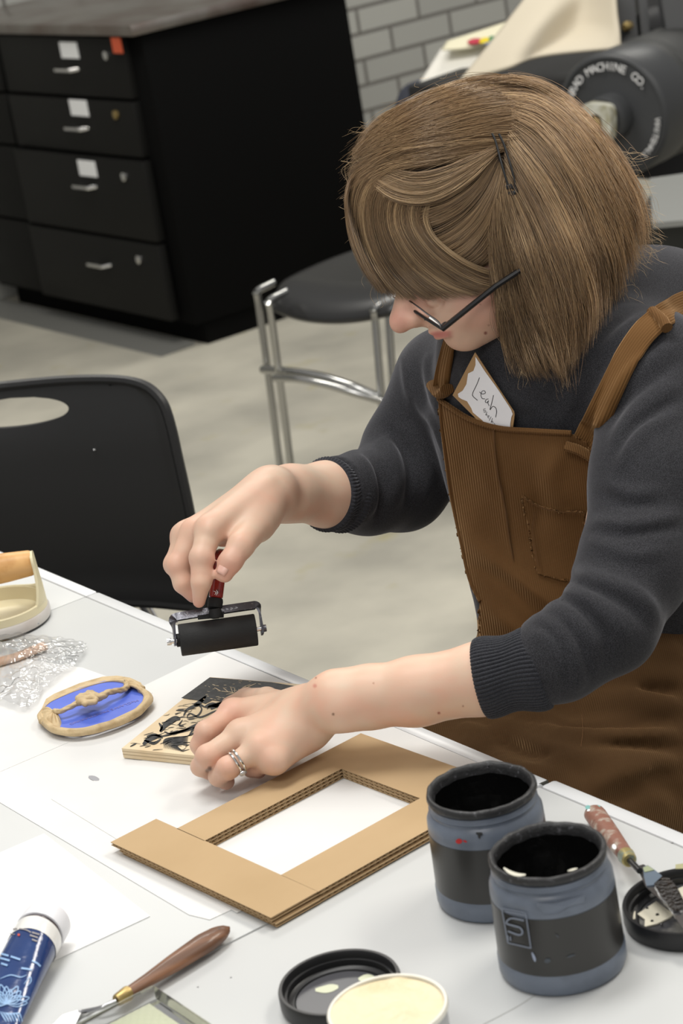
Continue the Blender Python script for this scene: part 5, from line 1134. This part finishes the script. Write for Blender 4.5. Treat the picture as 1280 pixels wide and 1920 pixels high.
# ================================================================== palette knives
M_wood = mat('walnut', (.24, .115, .062), .4, spec=.4, coat=.15, noise=(70, (.13, .062, .035), .42, .62, 4)); M_blade = mat('blade_steel', (.5, .5, .51), .25, metal=1)
nt = M_wood.node_tree                                       # stretch the grain along the handle
def stretch(m, vec):
    nt = m.node_tree; mp = nt.nodes.new('ShaderNodeMapping'); mp.inputs['Scale'].default_value = vec[:3]; mp.inputs['Rotation'].default_value = (0, 0, vec[3])
    tc_ = [x for x in nt.nodes if x.type == 'TEX_COORD'][0]
    for x in nt.nodes:
        if x.type == 'TEX_NOISE': nt.links.new(tc_.outputs['Object'], mp.inputs['Vector']); nt.links.new(mp.outputs['Vector'], x.inputs['Vector'])
k0, k1 = onz(430, 1738, .749), onz(240, 1862, .750); kd = (k1 - k0) / np.linalg.norm(k1 - k0); stretch(M_wood, (.14, 1.6, 1, -math.atan2(kd[1], kd[0])))
kn = thing('palette_knife', tuple((k0 + k1) / 2), 'palette knife with a pointed brown wooden handle and brass ferrule, lying across the table joint', 'palette knife')
T_ = np.linspace(0, 1, 26); rad = np.interp(T_, [0, .03, .10, .25, .55, .8, 1], [.0008, .0048, .0090, .0112, .0095, .0070, .0060])
hd_ = MB().tube([k0 + (k1 - k0) * t for t in T_], rad, 24, flat=.66).build('handle', M_wood, kn)
MB().lathe([(.0019, -.0008), (.0019, .0004)], onz(408, 1742, .7545), (0, 0, 1), 20).build('hole', M_pin, hd_)
f0, f1 = k1 - kd * .001, k1 + kd * .0125
MB().tube([f0, f0 + kd * .002, f1 - kd * .001, f1], [.0058, .0060, .0050, .0044], 28).build('ferrule', M_brass, kn)
s0 = f1; s1 = onz(188, 1890, .748); s2 = onz(160, 1896, .7435); s3 = onz(148, 1897, .743)
MB().tube(cr([s0, s0 + (s1 - s0) * .5, s1, s2, s3], 6), [.0019] * 25 if False else .0019, 12).build('shank', M_blade, kn)
bd = [onz(*p, .743) for p in ((150, 1894), (118, 1904), (96, 1925), (80, 1948), (110, 1955), (140, 1925), (152, 1900))]; MB().slab(bd, (0, 0, .0007)).build('blade', M_blade, kn, smooth=False)
M_dirty = mat('paint_stained_wood', (.26, .12, .085), .5, noise=(95, (.42, .36, .30), .48, .62, 5), bump=(150, .4, .001))
g0, g1 = P(1108, 1517, 1.895), P(1172, 1604, 1.822); g0[2] = .7502; gdir = onz(1172, 1604, .7600) - onz(1108, 1517, .7500)
g0 = onz(1110, 1520, .7500); g1 = onz(1173, 1604, .7600); gd = (g1 - g0) / np.linalg.norm(g1 - g0)
kr = thing('palette_knife', tuple((g0 + g1) / 2), 'paint-stained palette knife resting its inky blade on the black lid', 'palette knife')
MB().tube([g0 + (g1 - g0) * t for t in np.linspace(0, 1, 16)], np.interp(np.linspace(0, 1, 16), [0, .03, .1, .5, 1], [.006, .0088, .0096, .0086, .0066]), 26, flat=.85).build('handle', M_dirty, kr)
MB().tube([g1 - gd * .001, g1 + gd * .001, g1 + gd * .010, g1 + gd * .011], [.0068, .0072, .0062, .0050], 26).build('ferrule', mat('painted_brass', (.46, .38, .16), .4, metal=.5, noise=(120, (.30, .36, .30), .5, .6, 3)), kr)
strokes([([(1097, 1515), (1106, 1512)], 8), ([(1118, 1512), (1125, 1513)], 6)], lambda u, v: onz(u, v, .7582), 8, 0, 'teal_dab', mat('teal_dab', (.20, .42, .40), .5), kr)
strokes([([(1149, 1583), (1153, 1592)], 8), ([(1100, 1520), (1106, 1518)], 4)], lambda u, v: onz(u, v, .7685), 8, 0, 'white_dab', M_label, kr)
s0 = g1 + gd * .010; s1 = onz(1199, 1633, .7612)
MB().tube([s0, s1], .0026, 12).build('shank', mat('inked_shank', (.05, .05, .05), .3, metal=.5), kr)
def fl_(name, pxs, z, th, mt_): MB().slab([onz(*p, z) for p in pxs], (0, 0, th)).build(name, mt_, kr, smooth=False)
fl_('blade', [(1193, 1626), (1206, 1622), (1224, 1632), (1240, 1645), (1300, 1712), (1320, 1760), (1290, 1756), (1250, 1700), (1210, 1664), (1204, 1650)], .7580, .0008, M_blade)
fl_('blue_grey_ink', [(1205, 1628), (1214, 1624), (1226, 1632), (1241, 1644), (1232, 1660), (1212, 1663), (1207, 1645)], .7589, .0010, mat('blue_grey_ink', (.13, .165, .21), .4, bump=(120, .5, .001)))
fl_('olive_ink', [(1205, 1628), (1214, 1624), (1226, 1632), (1208, 1636)], .7600, .0006, mat('olive_ink', (.34, .38, .24), .4))
vv = []; n_ = 22
mbk = MB(); outl = [(1226, 1661), (1241, 1647), (1258, 1652), (1270, 1668), (1286, 1700), (1276, 1712), (1262, 1711), (1252, 1700), (1238, 1682)]
mbk.slab([onz(*p, .7589) for p in outl], (0, 0, .002)); mbk.build('wet_ink', mat('wet_ink_blob', (.006, .004, .003), .12, spec=.7, coat=.6, bump=(260, 1.0, .004)), kr, smooth=False)
# ================================================================== paint tube
cA = onz(71, 1755, .762); td = np.array([-.76, -.65, 0]); td /= np.linalg.norm(td); tw = np.array([-td[1], td[0], 0]); tz_ = np.array([0, 0, 1.])
zc = .762; ba = cA.copy(); ba[2] = zc
tb = thing('paint_tube', tuple(ba), 'blue paint tube with a white screw cap and flower drawing, lying on the white sheet', 'paint tube')
MB().lathe([(.0185, -.003), (.0204, -.0035), (.0210, -.005), (.0204, -.0225), (.0190, -.024), (.001, -.024)], ba, td, 64, cap=False).build('cap', mat('white_cap', (.80, .80, .83), .3), tb)
MB().lathe([(.0192, -.0035), (.0198, 0), (.0198, .0012)], ba, td, 64, cap=False).build('shoulder', mat('tube_crimp', (.16, .14, .15), .25, metal=.8), tb)
def tube_part(name, a0, a1, mt_, off=0, n=72, m=20):
    V = []
    for i in range(m):
        a = a0 + (a1 - a0) * i / (m - 1); hw = .0204 + .012 * (a / .13) * .4 + off; hh = .0204 * (1 - .72 * (a / .13) ** 1.15) + off; cz_ = .7410 + hh - off
        for j in range(n):
            th_ = 2 * math.pi * j / n; c_ = ba + td * a; V.append(np.array([c_[0], c_[1], 0]) + tw * hw * math.cos(th_) + tz_ * (cz_ + hh * math.sin(th_)))
    return link(name, pyd(name, V, [(i * n + j, i * n + (j + 1) % n, (i + 1) * n + (j + 1) % n, (i + 1) * n + j) for i in range(m - 1) for j in range(n)]), mt_, tb)
M_tblue = mat('tube_blue', (.012, .036, .14), .16, spec=.6, coat=.5, bump=(45, .35, .003), noise=(20, (.022, .065, .22), .4, .7, 2))
tube_part('tube_body', .001, .128, M_tblue)
tube_part('white_band', .0012, .0165, mat('tube_white', (.78, .77, .74), .2, coat=.4, bump=(45, .3, .003)), .0004, m=6)
def tsurf(u, v):
    q = ray(u, v); best = None; z = .7785
    for _ in range(8):
        p = EYE + q * ((z - EYE[2]) / q[2]); r_ = (p - ba); a = float(np.clip(r_[:2] @ td[:2], 0, .13)); x = r_[:2] @ tw[:2]; hw = .0204 + .012 * (a / .13) * .4; hh = .0204 * (1 - .72 * (a / .13) ** 1.15)
        z2 = .7410 + hh + hh * math.sqrt(max(0, 1 - min(1, (x / hw) ** 2))) + .0008; z = .5 * z + .5 * z2
    return EYE + q * ((z - EYE[2]) / q[2])
M_tl = mat('light_blue_print', (.30, .48, .75), .3); M_tt = mat('label_text_grey', (.28, .26, .26), .4)
fl2 = []
cx_, cy_ = 12, 1882
for k in range(13):
    a = -math.pi * (.02 + .96 * k / 12); L_ = 34 + 6 * math.sin(k * 2.1); tx, ty = cx_ + L_ * math.cos(a) * 1.15, cy_ + L_ * .95 * math.sin(a); mx, my = (cx_ + tx) / 2, (cy_ + ty) / 2; nx, ny = -math.sin(a) * 6.5, math.cos(a) * 6.5
    fl2 += [([(cx_, cy_), (mx + nx, my + ny), (tx, ty), (mx - nx, my - ny), (cx_ + 1, cy_ + 1)], 2.0)]
for k in range(7): fl2.append(([(cx_ + 4 * k - 12, cy_ + 14 + k), (cx_ + 5 * k - 6, cy_ + 24 - k), (cx_ + 5 * k, cy_ + 34)], 2.4))
fl2 += [([(0, 1835), (20, 1828), (38, 1832), (50, 1828)], 2), ([(45, 1845), (56, 1832), (58, 1840), (50, 1850)], 2)]
strokes(fl2, tsurf, 2, 0, 'flower_print', M_tl, tb)
strokes([([(2 + 0, 1788), (16, 1792)], 3.5), ([(20, 1793), (38, 1799)], 3.5), ([(0, 1796), (18, 1801)], 3.5), ([(2, 1806), (14, 1810)], 3.5), ([(60, 1801), (70, 1806)], 3.5), ([(70, 1806), (76, 1812)], 3.5), ([(40, 1815), (60, 1818)], 3.5)], tsurf, 3, 0, 'tube_lettering', M_tl, tb, taper=False)
strokes([([(36, 1741), (48, 1743), (58, 1748)], 2.2), ([(60, 1748), (74, 1752)], 3), ([(56, 1753), (71, 1758)], 3), ([(60, 1761), (70, 1765)], 3), ([(24, 1742), (32, 1741)], 3), ([(18, 1750), (28, 1752)], 1.6)], tsurf, 2, 0, 'label_lettering', M_tt, tb, taper=False)
strokes([([(33, 1752), (37, 1753)], 4)], tsurf, 3, 0, 'red_dot', mat('red_dot', (.6, .08, .05), .4), tb, taper=False)
# ================================================================== clear box
M_clear = bpy.data.materials.new('clear_plastic'); M_clear.use_nodes = True; nt = M_clear.node_tree; nt.nodes.remove(nt.nodes['Principled BSDF'])
def film(nt, rough, lo, tint):
    tr = nt.nodes.new('ShaderNodeBsdfTransparent'); tr.inputs[0].default_value = (*tint, 1); gl_ = nt.nodes.new('ShaderNodeBsdfGlossy'); gl_.inputs['Roughness'].default_value = rough; fr_ = nt.nodes.new('ShaderNodeFresnel'); fr_.inputs['IOR'].default_value = 1.5
    ad = nt.nodes.new('ShaderNodeMath'); ad.operation = 'ADD'; ad.inputs[1].default_value = lo; mx_ = nt.nodes.new('ShaderNodeMixShader'); nt.links.new(fr_.outputs[0], ad.inputs[0]); nt.links.new(ad.outputs[0], mx_.inputs[0]); nt.links.new(tr.outputs[0], mx_.inputs[1]); nt.links.new(gl_.outputs[0], mx_.inputs[2])
    nt.links.new(mx_.outputs[0], nt.nodes['Material Output'].inputs['Surface']); return gl_
film(nt, .12, .03, (.97, .975, .98))
bx = thing('clear_box', (.61, 1.335, .7402), 'clear flat plastic box holding pale yellow-green mesh, at the bottom edge', 'box')
x0, x1, y0, y1, z0, z1 = .545, .668, 1.25, 1.409, .7404, .7535
MB().box(((x0 + x1) / 2, (y0 + y1) / 2, (z0 + z1) / 2), (x1 - x0, y1 - y0, z1 - z0), bev=.0015).build('shell', M_clear, bx)
nn2 = 60; V = []
for i in range(nn2):
    for j in range(nn2):
        x = x0 + .006 + (x1 - x0 - .016) * i / (nn2 - 1); y = y0 + .006 + (y1 - y0 - .016) * j / (nn2 - 1); e_ = min(i, j, nn2 - 1 - i, nn2 - 1 - j)
        V.append((x, y, .7412 + (.0075 + .0012 * math.sin(i * 1.6) * math.sin(j * 1.6)) * min(1, e_ / 2)))
link('contents', pyd('contents', V, [(i * nn2 + j, (i + 1) * nn2 + j, (i + 1) * nn2 + j + 1, i * nn2 + j + 1) for i in range(nn2 - 1) for j in range(nn2 - 1)]), mat('pale_green_mesh', (.74, .76, .58), .7), bx)
# ================================================================== baren (blue disc wrapped in bamboo sheath)
M_sheath = mat('bamboo_sheath', (.60, .46, .27), .55, spec=.3, noise=(60, (.44, .31, .16), .48, .70, 5), bump=(180, .6, .0015)); M_bblue = mat('blue_disc', (.085, .145, .62), .4, spec=.5, noise=(25, (.12, .19, .70), .4, .7, 2)); M_crack = mat('dark_edge', (.02, .018, .03), .6)
ZB = .7505
oct_ = [(82, 1332), (98, 1316), (150, 1294), (195, 1281), (224, 1280), (240, 1283), (262, 1296), (270, 1307), (262, 1326), (250, 1334), (200, 1354), (165, 1365), (135, 1368), (114, 1362), (106, 1345), (92, 1338)]
rim_px = [(76, 1340), (84, 1322), (100, 1312), (150, 1291), (196, 1278), (224, 1276), (250, 1280), (272, 1290), (279, 1306), (272, 1326), (252, 1341), (216, 1356), (180, 1369), (148, 1375), (118, 1374), (92, 1366), (78, 1352)]
bc = onz(176, 1328, .74)
ba_ = thing('baren', tuple(bc), 'round blue disc pad with a twisted and knotted bamboo-sheath handle', 'printing pad')
cen = np.mean([onz(*p, .74) for p in rim_px], 0)
MB().slab([cen + (onz(*p, .7405) - cen) * .945 for p in rim_px], (0, 0, .0075)).build('base', M_sheath, ba_, smooth=False)
MB().slab([onz(*p, ZB - .0025) for p in [(80, 1334), (86, 1324), (100, 1314.5), (150, 1292.5), (195, 1279.5), (226, 1278), (244, 1281), (266, 1292), (274, 1306), (266, 1328), (252, 1338), (216, 1352), (180, 1364), (148, 1371), (112, 1368), (90, 1358)]], (0, 0, .0018)).build('disc', M_bblue, ba_, smooth=False)
def rope(pts, rad, twist, n=14, strands_=3, name='cord', seed=0):
    q = cr(pts, 10); m = len(q); T_ = np.gradient(q, axis=0); T_ /= np.linalg.norm(T_, axis=1)[:, None]; u = np.cross(T_[0], [0, 0, 1.]); L_ = np.concatenate([[0], np.cumsum(np.linalg.norm(np.diff(q, axis=0), axis=1))]); R_ = np.interp(np.linspace(0, 1, m), np.linspace(0, 1, len(rad)), rad)
    V = []; rg_ = np.random.default_rng(seed); ph = rg_.uniform(0, 6, 3)
    for i in range(m):
        u = u - T_[i] * (u @ T_[i]); u /= np.linalg.norm(u); b = np.cross(T_[i], u)
        for j in range(n * 2):
            a = math.pi * j / n; f_ = 1 + .22 * abs(math.sin(strands_ * .5 * (a - twist * L_[i]))) - .18 + .05 * math.sin(5 * a + 60 * L_[i] + ph[0]); V.append(q[i] + R_[i] * f_ * (math.cos(a) * u + math.sin(a) * b))
    k = n * 2; Fc = [(i * k + j, i * k + (j + 1) % k, (i + 1) * k + (j + 1) % k, (i + 1) * k + j) for i in range(m - 1) for j in range(k)] + [tuple(range(k))[::-1], tuple(range((m - 1) * k, m * k))]
    return link(name, pyd(name, V, Fc), M_sheath, ba_)
zz = lambda u, v, z: onz(u, v, z)
rope([zz(262, 1293, .7515), zz(275, 1302, .7505), zz(277, 1314, .750), zz(266, 1328, .750), zz(254, 1338, .7495), zz(222, 1353, .7495), zz(190, 1364, .7495), zz(160, 1371, .7495), zz(128, 1373, .749), zz(100, 1367, .749), zz(84, 1354, .7495)], [.0035, .0042, .0052, .0048, .0044, .0048, .0048, .0040, .0042, .0046, .0040], 55, name='wrapped_rim', strands_=2, seed=1)
rope([zz(80, 1352, .749), zz(77, 1342, .7495), zz(83, 1326, .750)], [.0042, .0038, .0012], 40, name='wrapped_rim', seed=2)
rope([zz(83, 1326, .7500), zz(100, 1313, .7500), zz(150, 1292, .7500), (zz(196, 1279, .750)), zz(226, 1277, .7505), zz(250, 1282, .751), zz(266, 1292, .751)], [.0007, .0008, .0009, .0010, .0022, .0040, .0040], 30, name='rear_rim', seed=3)
def lump2(pxs, z0, z1, name, seed, fold=7):
    """gathered sheath fan: ridged patch from the knot to the rim"""
    k_ = zz(*pxs[0], z1); rimp = cr([zz(*p, z0) for p in pxs[1:]], 8); V = []; n = len(rimp); m = 10
    for i in range(m):
        t = i / (m - 1)
        for j in range(n):
            p = k_ + (rimp[j] - k_) * t; p = p + np.array([0, 0, 1.]) * (.0035 * math.sin(math.pi * t) + .0011 * math.sin(j / (n - 1) * math.pi * fold * 2) * math.sin(math.pi * min(1, t * 1.1))); V.append(p)
    o = link(name, pyd(name, V, [(i * n + j, i * n + j + 1, (i + 1) * n + j + 1, (i + 1) * n + j) for i in range(m - 1) for j in range(n - 1)]), M_sheath, ba_); s = o.modifiers.new('s', 'SOLIDIFY'); s.thickness = .0008
lump2([(102, 1336), (80, 1330), (72, 1342), (76, 1356), (90, 1367), (108, 1372), (116, 1362), (110, 1344)], .7475, .7535, 'gathered_sheath', 1)
lump2([(236, 1284), (232, 1277), (250, 1280), (266, 1287), (276, 1298), (276, 1306), (262, 1296)], .7490, .7545, 'gathered_sheath', 2, 5)
rope([zz(98, 1336, .7520), zz(104, 1334, .7555), zz(112, 1334, .7580), zz(128, 1327, .7600), zz(144, 1319, .7610), zz(160, 1312, .7625), zz(188, 1307, .7620), zz(202, 1299, .7610), zz(220, 1295, .7590), zz(232, 1293, .7560), zz(238, 1287, .7545), zz(236, 1280, .752)], [.0030, .0033, .0026, .0027, .0031, .0045, .0042, .0034, .0030, .0032, .0034, .003], 210, name='handle_cord', seed=4)
def knotf(p):
    d = None
    c_ = zz(164, 1311, .7635)
    for a, b, r in (((148, 1310), (172, 1300), .0042), ((150, 1316), (176, 1306), .0042), ((152, 1306), (160, 1320), .0038), ((166, 1300), (180, 1312), .0036), ((158, 1318), (178, 1316), .0036), ((146, 1309), (152, 1314), .0028), ((172, 1300), (184, 1304), .003)):
        e = cap(p, zz(*a, .7640), zz(*b, .7640) , r, r * .85); d = e if d is None else smin(d, e, .0009)
    return d
kv, kf = net(knotf, zz(164, 1311, .7635) - .02, zz(164, 1311, .7635) + .02, .0006); link('knot', npmesh('knot', kv, kf), M_sheath, ba_)
M_faint = mat('faint_gold_print', (.20, .19, .50), .5)
d1 = zz(250, 1318, .7499) - zz(140, 1357, .7499); L1 = np.linalg.norm(d1); d1 /= L1; d2 = np.cross([0, 0, 1.], d1); cT = (zz(250, 1316, .7500) + zz(140, 1355, .7500)) / 2; cT[2] = .7502
Mx = Matrix(((-d1[0], -d2[0], 0, cT[0]), (-d1[1], -d2[1], 0, cT[1]), (0, 0, 1, cT[2]), (0, 0, 0, 1)))
text_mesh("McCLAIN'S PRINTMAKING", .0066, 'printed_name', M_faint, ba_, Mx, .00005)
# ================================================================== round press with a wooden handle
M_cast = mat('cream_enamel', (.70, .63, .42), .4, spec=.45, noise=(9, (.60, .53, .35), .4, .7, 3)); M_ring = mat('grey_glass_ring', (.56, .53, .50), .3, noise=(14, (.46, .40, .36), .45, .7, 4)); M_beech = mat('beech_handle', (.66, .38, .15), .42, spec=.4, noise=(40, (.52, .27, .09), .42, .65, 4))
tcn_ = onz(1, 1170, .74); R_ = .0605
wp = thing('hand_press', tuple(tcn_), 'round cream hand press with a thick wooden handle, standing by the crumpled plastic', 'hand press')
MB().lathe([(.052, 0), (R_ - .002, 0), (R_ - .001, .003)], tcn_, n=96, cap=False).build('foot', M_pin, wp)
MB().lathe([(.052, .002), (R_ - .001, .003), (R_, .006), (R_, .013), (R_ - .0015, .0155), (.0565, .0155)], tcn_, n=96, cap=False).build('base_ring', M_ring, wp)
MB().lathe([(.001, .007), (.046, .007), (.0505, .010), (.0540, .0245), (.0560, .0255), (.0580, .0245), (R_ - .0018, .0157), (.0545, .0155)], tcn_, n=96, cap=False).build('cup', M_cast, wp)
hdv = RR * .99 + RF * .12; hdv[2] = 0; hdv /= np.linalg.norm(hdv); hdp = np.array([-hdv[1], hdv[0], 0])       # handle direction, and across (away)
zh = .067
MB().tube([tcn_ + hdv * t + [0, 0, zh] for t in (-.052, -.050, -.02, .0, .02, .048, .051)], [.0135, .0150, .0172, .0178, .0172, .0150, .0140], 40).build('handle', M_beech, wp)
for s_ in (-1, 1):     # brackets rising from the cup wall
    V = []; m = 16; nn3 = 10
    for i in range(m):
        t = i / (m - 1); hwid = (.020 * (1 - t) ** 1.6 + .0140) if t < .8 else (.0158 * math.sqrt(max(0, 1 - ((t - .8) / .2) ** 2)) + .001); z = .022 + (zh + .016 - .024) * t; rad_ = .0568 - .0050 * t ** 1.3
        for j in range(nn3):
            a = (j / (nn3 - 1) * 2 - 1) * hwid / rad_; r2_ = rad_ * (1 - t) + rad_ * t / max(.7, math.cos(a)); V.append(tcn_ + s_ * hdv * r2_ * math.cos(a) + hdp * rad_ * math.sin(a) + [0, 0, z])
    o = link('bracket', pyd('bracket', V, [(i * nn3 + j, i * nn3 + j + 1, (i + 1) * nn3 + j + 1, (i + 1) * nn3 + j) for i in range(m - 1) for j in range(nn3 - 1)]), M_cast, wp); s = o.modifiers.new('s', 'SOLIDIFY'); s.thickness = .003; s.offset = 0; b_ = o.modifiers.new('b', 'BEVEL'); b_.width = .001; b_.segments = 2
V = []; m = 26                                                       # raised wall on the far side
for i in range(m):
    a = math.pi * i / (m - 1); h_ = .0256 + .014 * abs(math.cos(a)) ** 6
    for z in (.020, h_): V.append(tcn_ + hdv * .0562 * math.cos(a) + hdp * .0562 * math.sin(a) + [0, 0, z])
o = link('rear_wall', pyd('rear_wall', V, [(2 * i, 2 * i + 1, 2 * i + 3, 2 * i + 2) for i in range(m - 1)]), M_cast, wp); s = o.modifiers.new('s', 'SOLIDIFY'); s.thickness = .003; s.offset = 0
MB().lathe([(.0011, 0), (.0009, .0006)], onz(72, 1169, .752), -RF, 10).build('ink_speck', M_scuff, wp)
# ================================================================== crumpled plastic and the stick under it
st_ = MB().tube([onz(u, v, .7455) for u, v in ((-20, 1246), (30, 1232), (84, 1211))], .0075, 16, flat=.6).build('wooden_stick', mat('pink_wood', (.66, .47, .36), .5), None); tag(st_, 'reddish wooden stick showing through the crumpled clear plastic', 'stick')
M_film = bpy.data.materials.new('plastic_film'); M_film.use_nodes = True; nt = M_film.node_tree; nt.nodes.remove(nt.nodes['Principled BSDF']); film(nt, .10, .07, (.985, .985, .99))
OUT = np.array([(-40, 1196), (20, 1192), (70, 1198), (120, 1204), (156, 1212), (164, 1221), (150, 1240), (140, 1256), (122, 1266), (100, 1286), (82, 1300), (70, 1322), (48, 1334), (10, 1322), (-40, 1312)], float)
Wd = np.array([onz(u, v, .741)[:2] for u, v in OUT]); cC = Wd.mean(0); n = 190; m = 70; ang = np.linspace(0, 2 * np.pi, n, endpoint=False)
Oc = cr(np.vstack([Wd, Wd[:1]]), 12)[:-1]; Oc = Oc[np.linspace(0, len(Oc) - 1, n).astype(int)]
rgp = np.random.default_rng(12); K = 46; kd_ = rgp.uniform(0, math.pi, K); kf_ = rgp.uniform(60, 420, K); kp = rgp.uniform(0, 6.28, K); V = []
for i in range(m):
    t = i / (m - 1); Pm = cC + (Oc - cC) * t * (1 + .02 * np.sin(np.arange(n) * .9))[:, None]
    h = np.zeros(n)
    for k in range(K):
        wv_ = Pm @ np.array([math.cos(kd_[k]), math.sin(kd_[k])]) * kf_[k] + kp[k] + 1.8 * np.sin(Pm[:, 0] * 60 + k) ; h += (1 - np.abs(np.sin(wv_))) ** 2 * (70 / kf_[k]) * .0024
    V.append(np.column_stack([Pm, .7445 + h * (.35 + .65 * (1 - t ** 3)) * .62 + .004 * (1 - t)]))
V = np.concatenate(V); fo = link('plastic_film', npmesh('plastic_film', V, [(i * n + j, i * n + (j + 1) % n, (i + 1) * n + (j + 1) % n, (i + 1) * n + j) for i in range(m - 1) for j in range(n)]), M_film)
tag(fo, 'crumpled clear plastic film lying over a stick beside the cream hand press', 'plastic wrap')
# ================================================================== name tag
dtag = float(hit(sweater, [905], [778])[0][0]); pT = P(905, 778, dtag - .010); top = P(892, 664, dtag - .030); sd = P(962, 776, dtag - .040)
nT = np.cross(top - pT, sd - pT); nT /= np.linalg.norm(nT); nT = nT if nT @ RF < 0 else -nT
TG = lambda u, v: onplane(u, v, pT, nT)
tg1 = MB().slab([TG(*p) for p in ((890, 661), (848, 741), (888, 781), (905, 800), (930, 830), (960, 830), (960, 810), (964, 778), (963, 772))], -nT * .0008).build('name_tag', mat('brown_card', (.36, .22, .10), .7), None, smooth=False)
tag(tg1, 'white scalloped name tag on brown card, tucked into the overalls bib', 'name tag')
wpx = [(892, 669), (910, 697), (934, 730), (958, 767), (961.5, 776), (959, 782), (957, 795), (956.5, 812), (930, 820), (912, 798), (905, 788), (887, 773), (884, 765), (876, 752), (866, 748), (860, 744), (859, 738), (868, 732), (875, 720), (878, 700), (888, 695), (892, 684)]
MB().slab([TG(*p) + nT * .0004 for p in wpx], nT * .0003).build('card_face', mat('tag_white', (.78, .78, .80), .5), tg1, smooth=False)
c = lambda x, y: (840 + x / 9.143, 660 + y / 9.143)
strokes([([c(545, 435), c(500, 550), c(430, 700), c(435, 755), c(512, 825)], 1.2), ([c(545, 680), c(590, 715), (c(645, 700)), c(630, 662), c(590, 670), c(570, 730), c(590, 790), c(640, 800)], 1.1), ([c(700, 800), c(660, 810), c(645, 850), c(670, 865), c(700, 830), c(690, 870), c(712, 920)], 1.1), ([c(785, 735), c(760, 850), c(725, 985), c(770, 930), c(820, 950), c(838, 1020), c(822, 1115)], 1.2),
         ([c(650, 970), c(620, 975), c(620, 1005), c(650, 1000), c(645, 1030), c(615, 1025)], .8), ([c(675, 1020), c(650, 1080), c(668, 1062), c(680, 1100)], .8), ([c(690, 1105), c(712, 1095), c(700, 1085), c(690, 1120), c(712, 1130)], .8), ([c(745, 1105), c(712, 1170)], .9), ([c(768, 1130), c(745, 1200), c(768, 1180), c(778, 1215)], .9), ([c(795, 1215), c(820, 1250), c(800, 1240)], .8), ([c(815, 1245), c(830, 1280)], .8)],
        lambda u, v: TG(u, v) + nT * .0009, 1.1, 0, 'handwriting', mat('pen_ink', (.015, .015, .02), .5), tg1, taper=False)
# ================================================================== groups of look-alike things
for _n, _g in (('ink_jar', 'ink jars on the table'), ('palette_knife', 'palette knives on the table'), ('jar_lid', 'black jar lids on the table'), ('newsprint_sheet', 'large newsprint sheets on the table'), ('folding_table', 'folding tables pushed together')):
    for _o in bpy.data.objects:
        if _o.parent is None and _o.name.split('.')[0] == _n: _o['group'] = _g
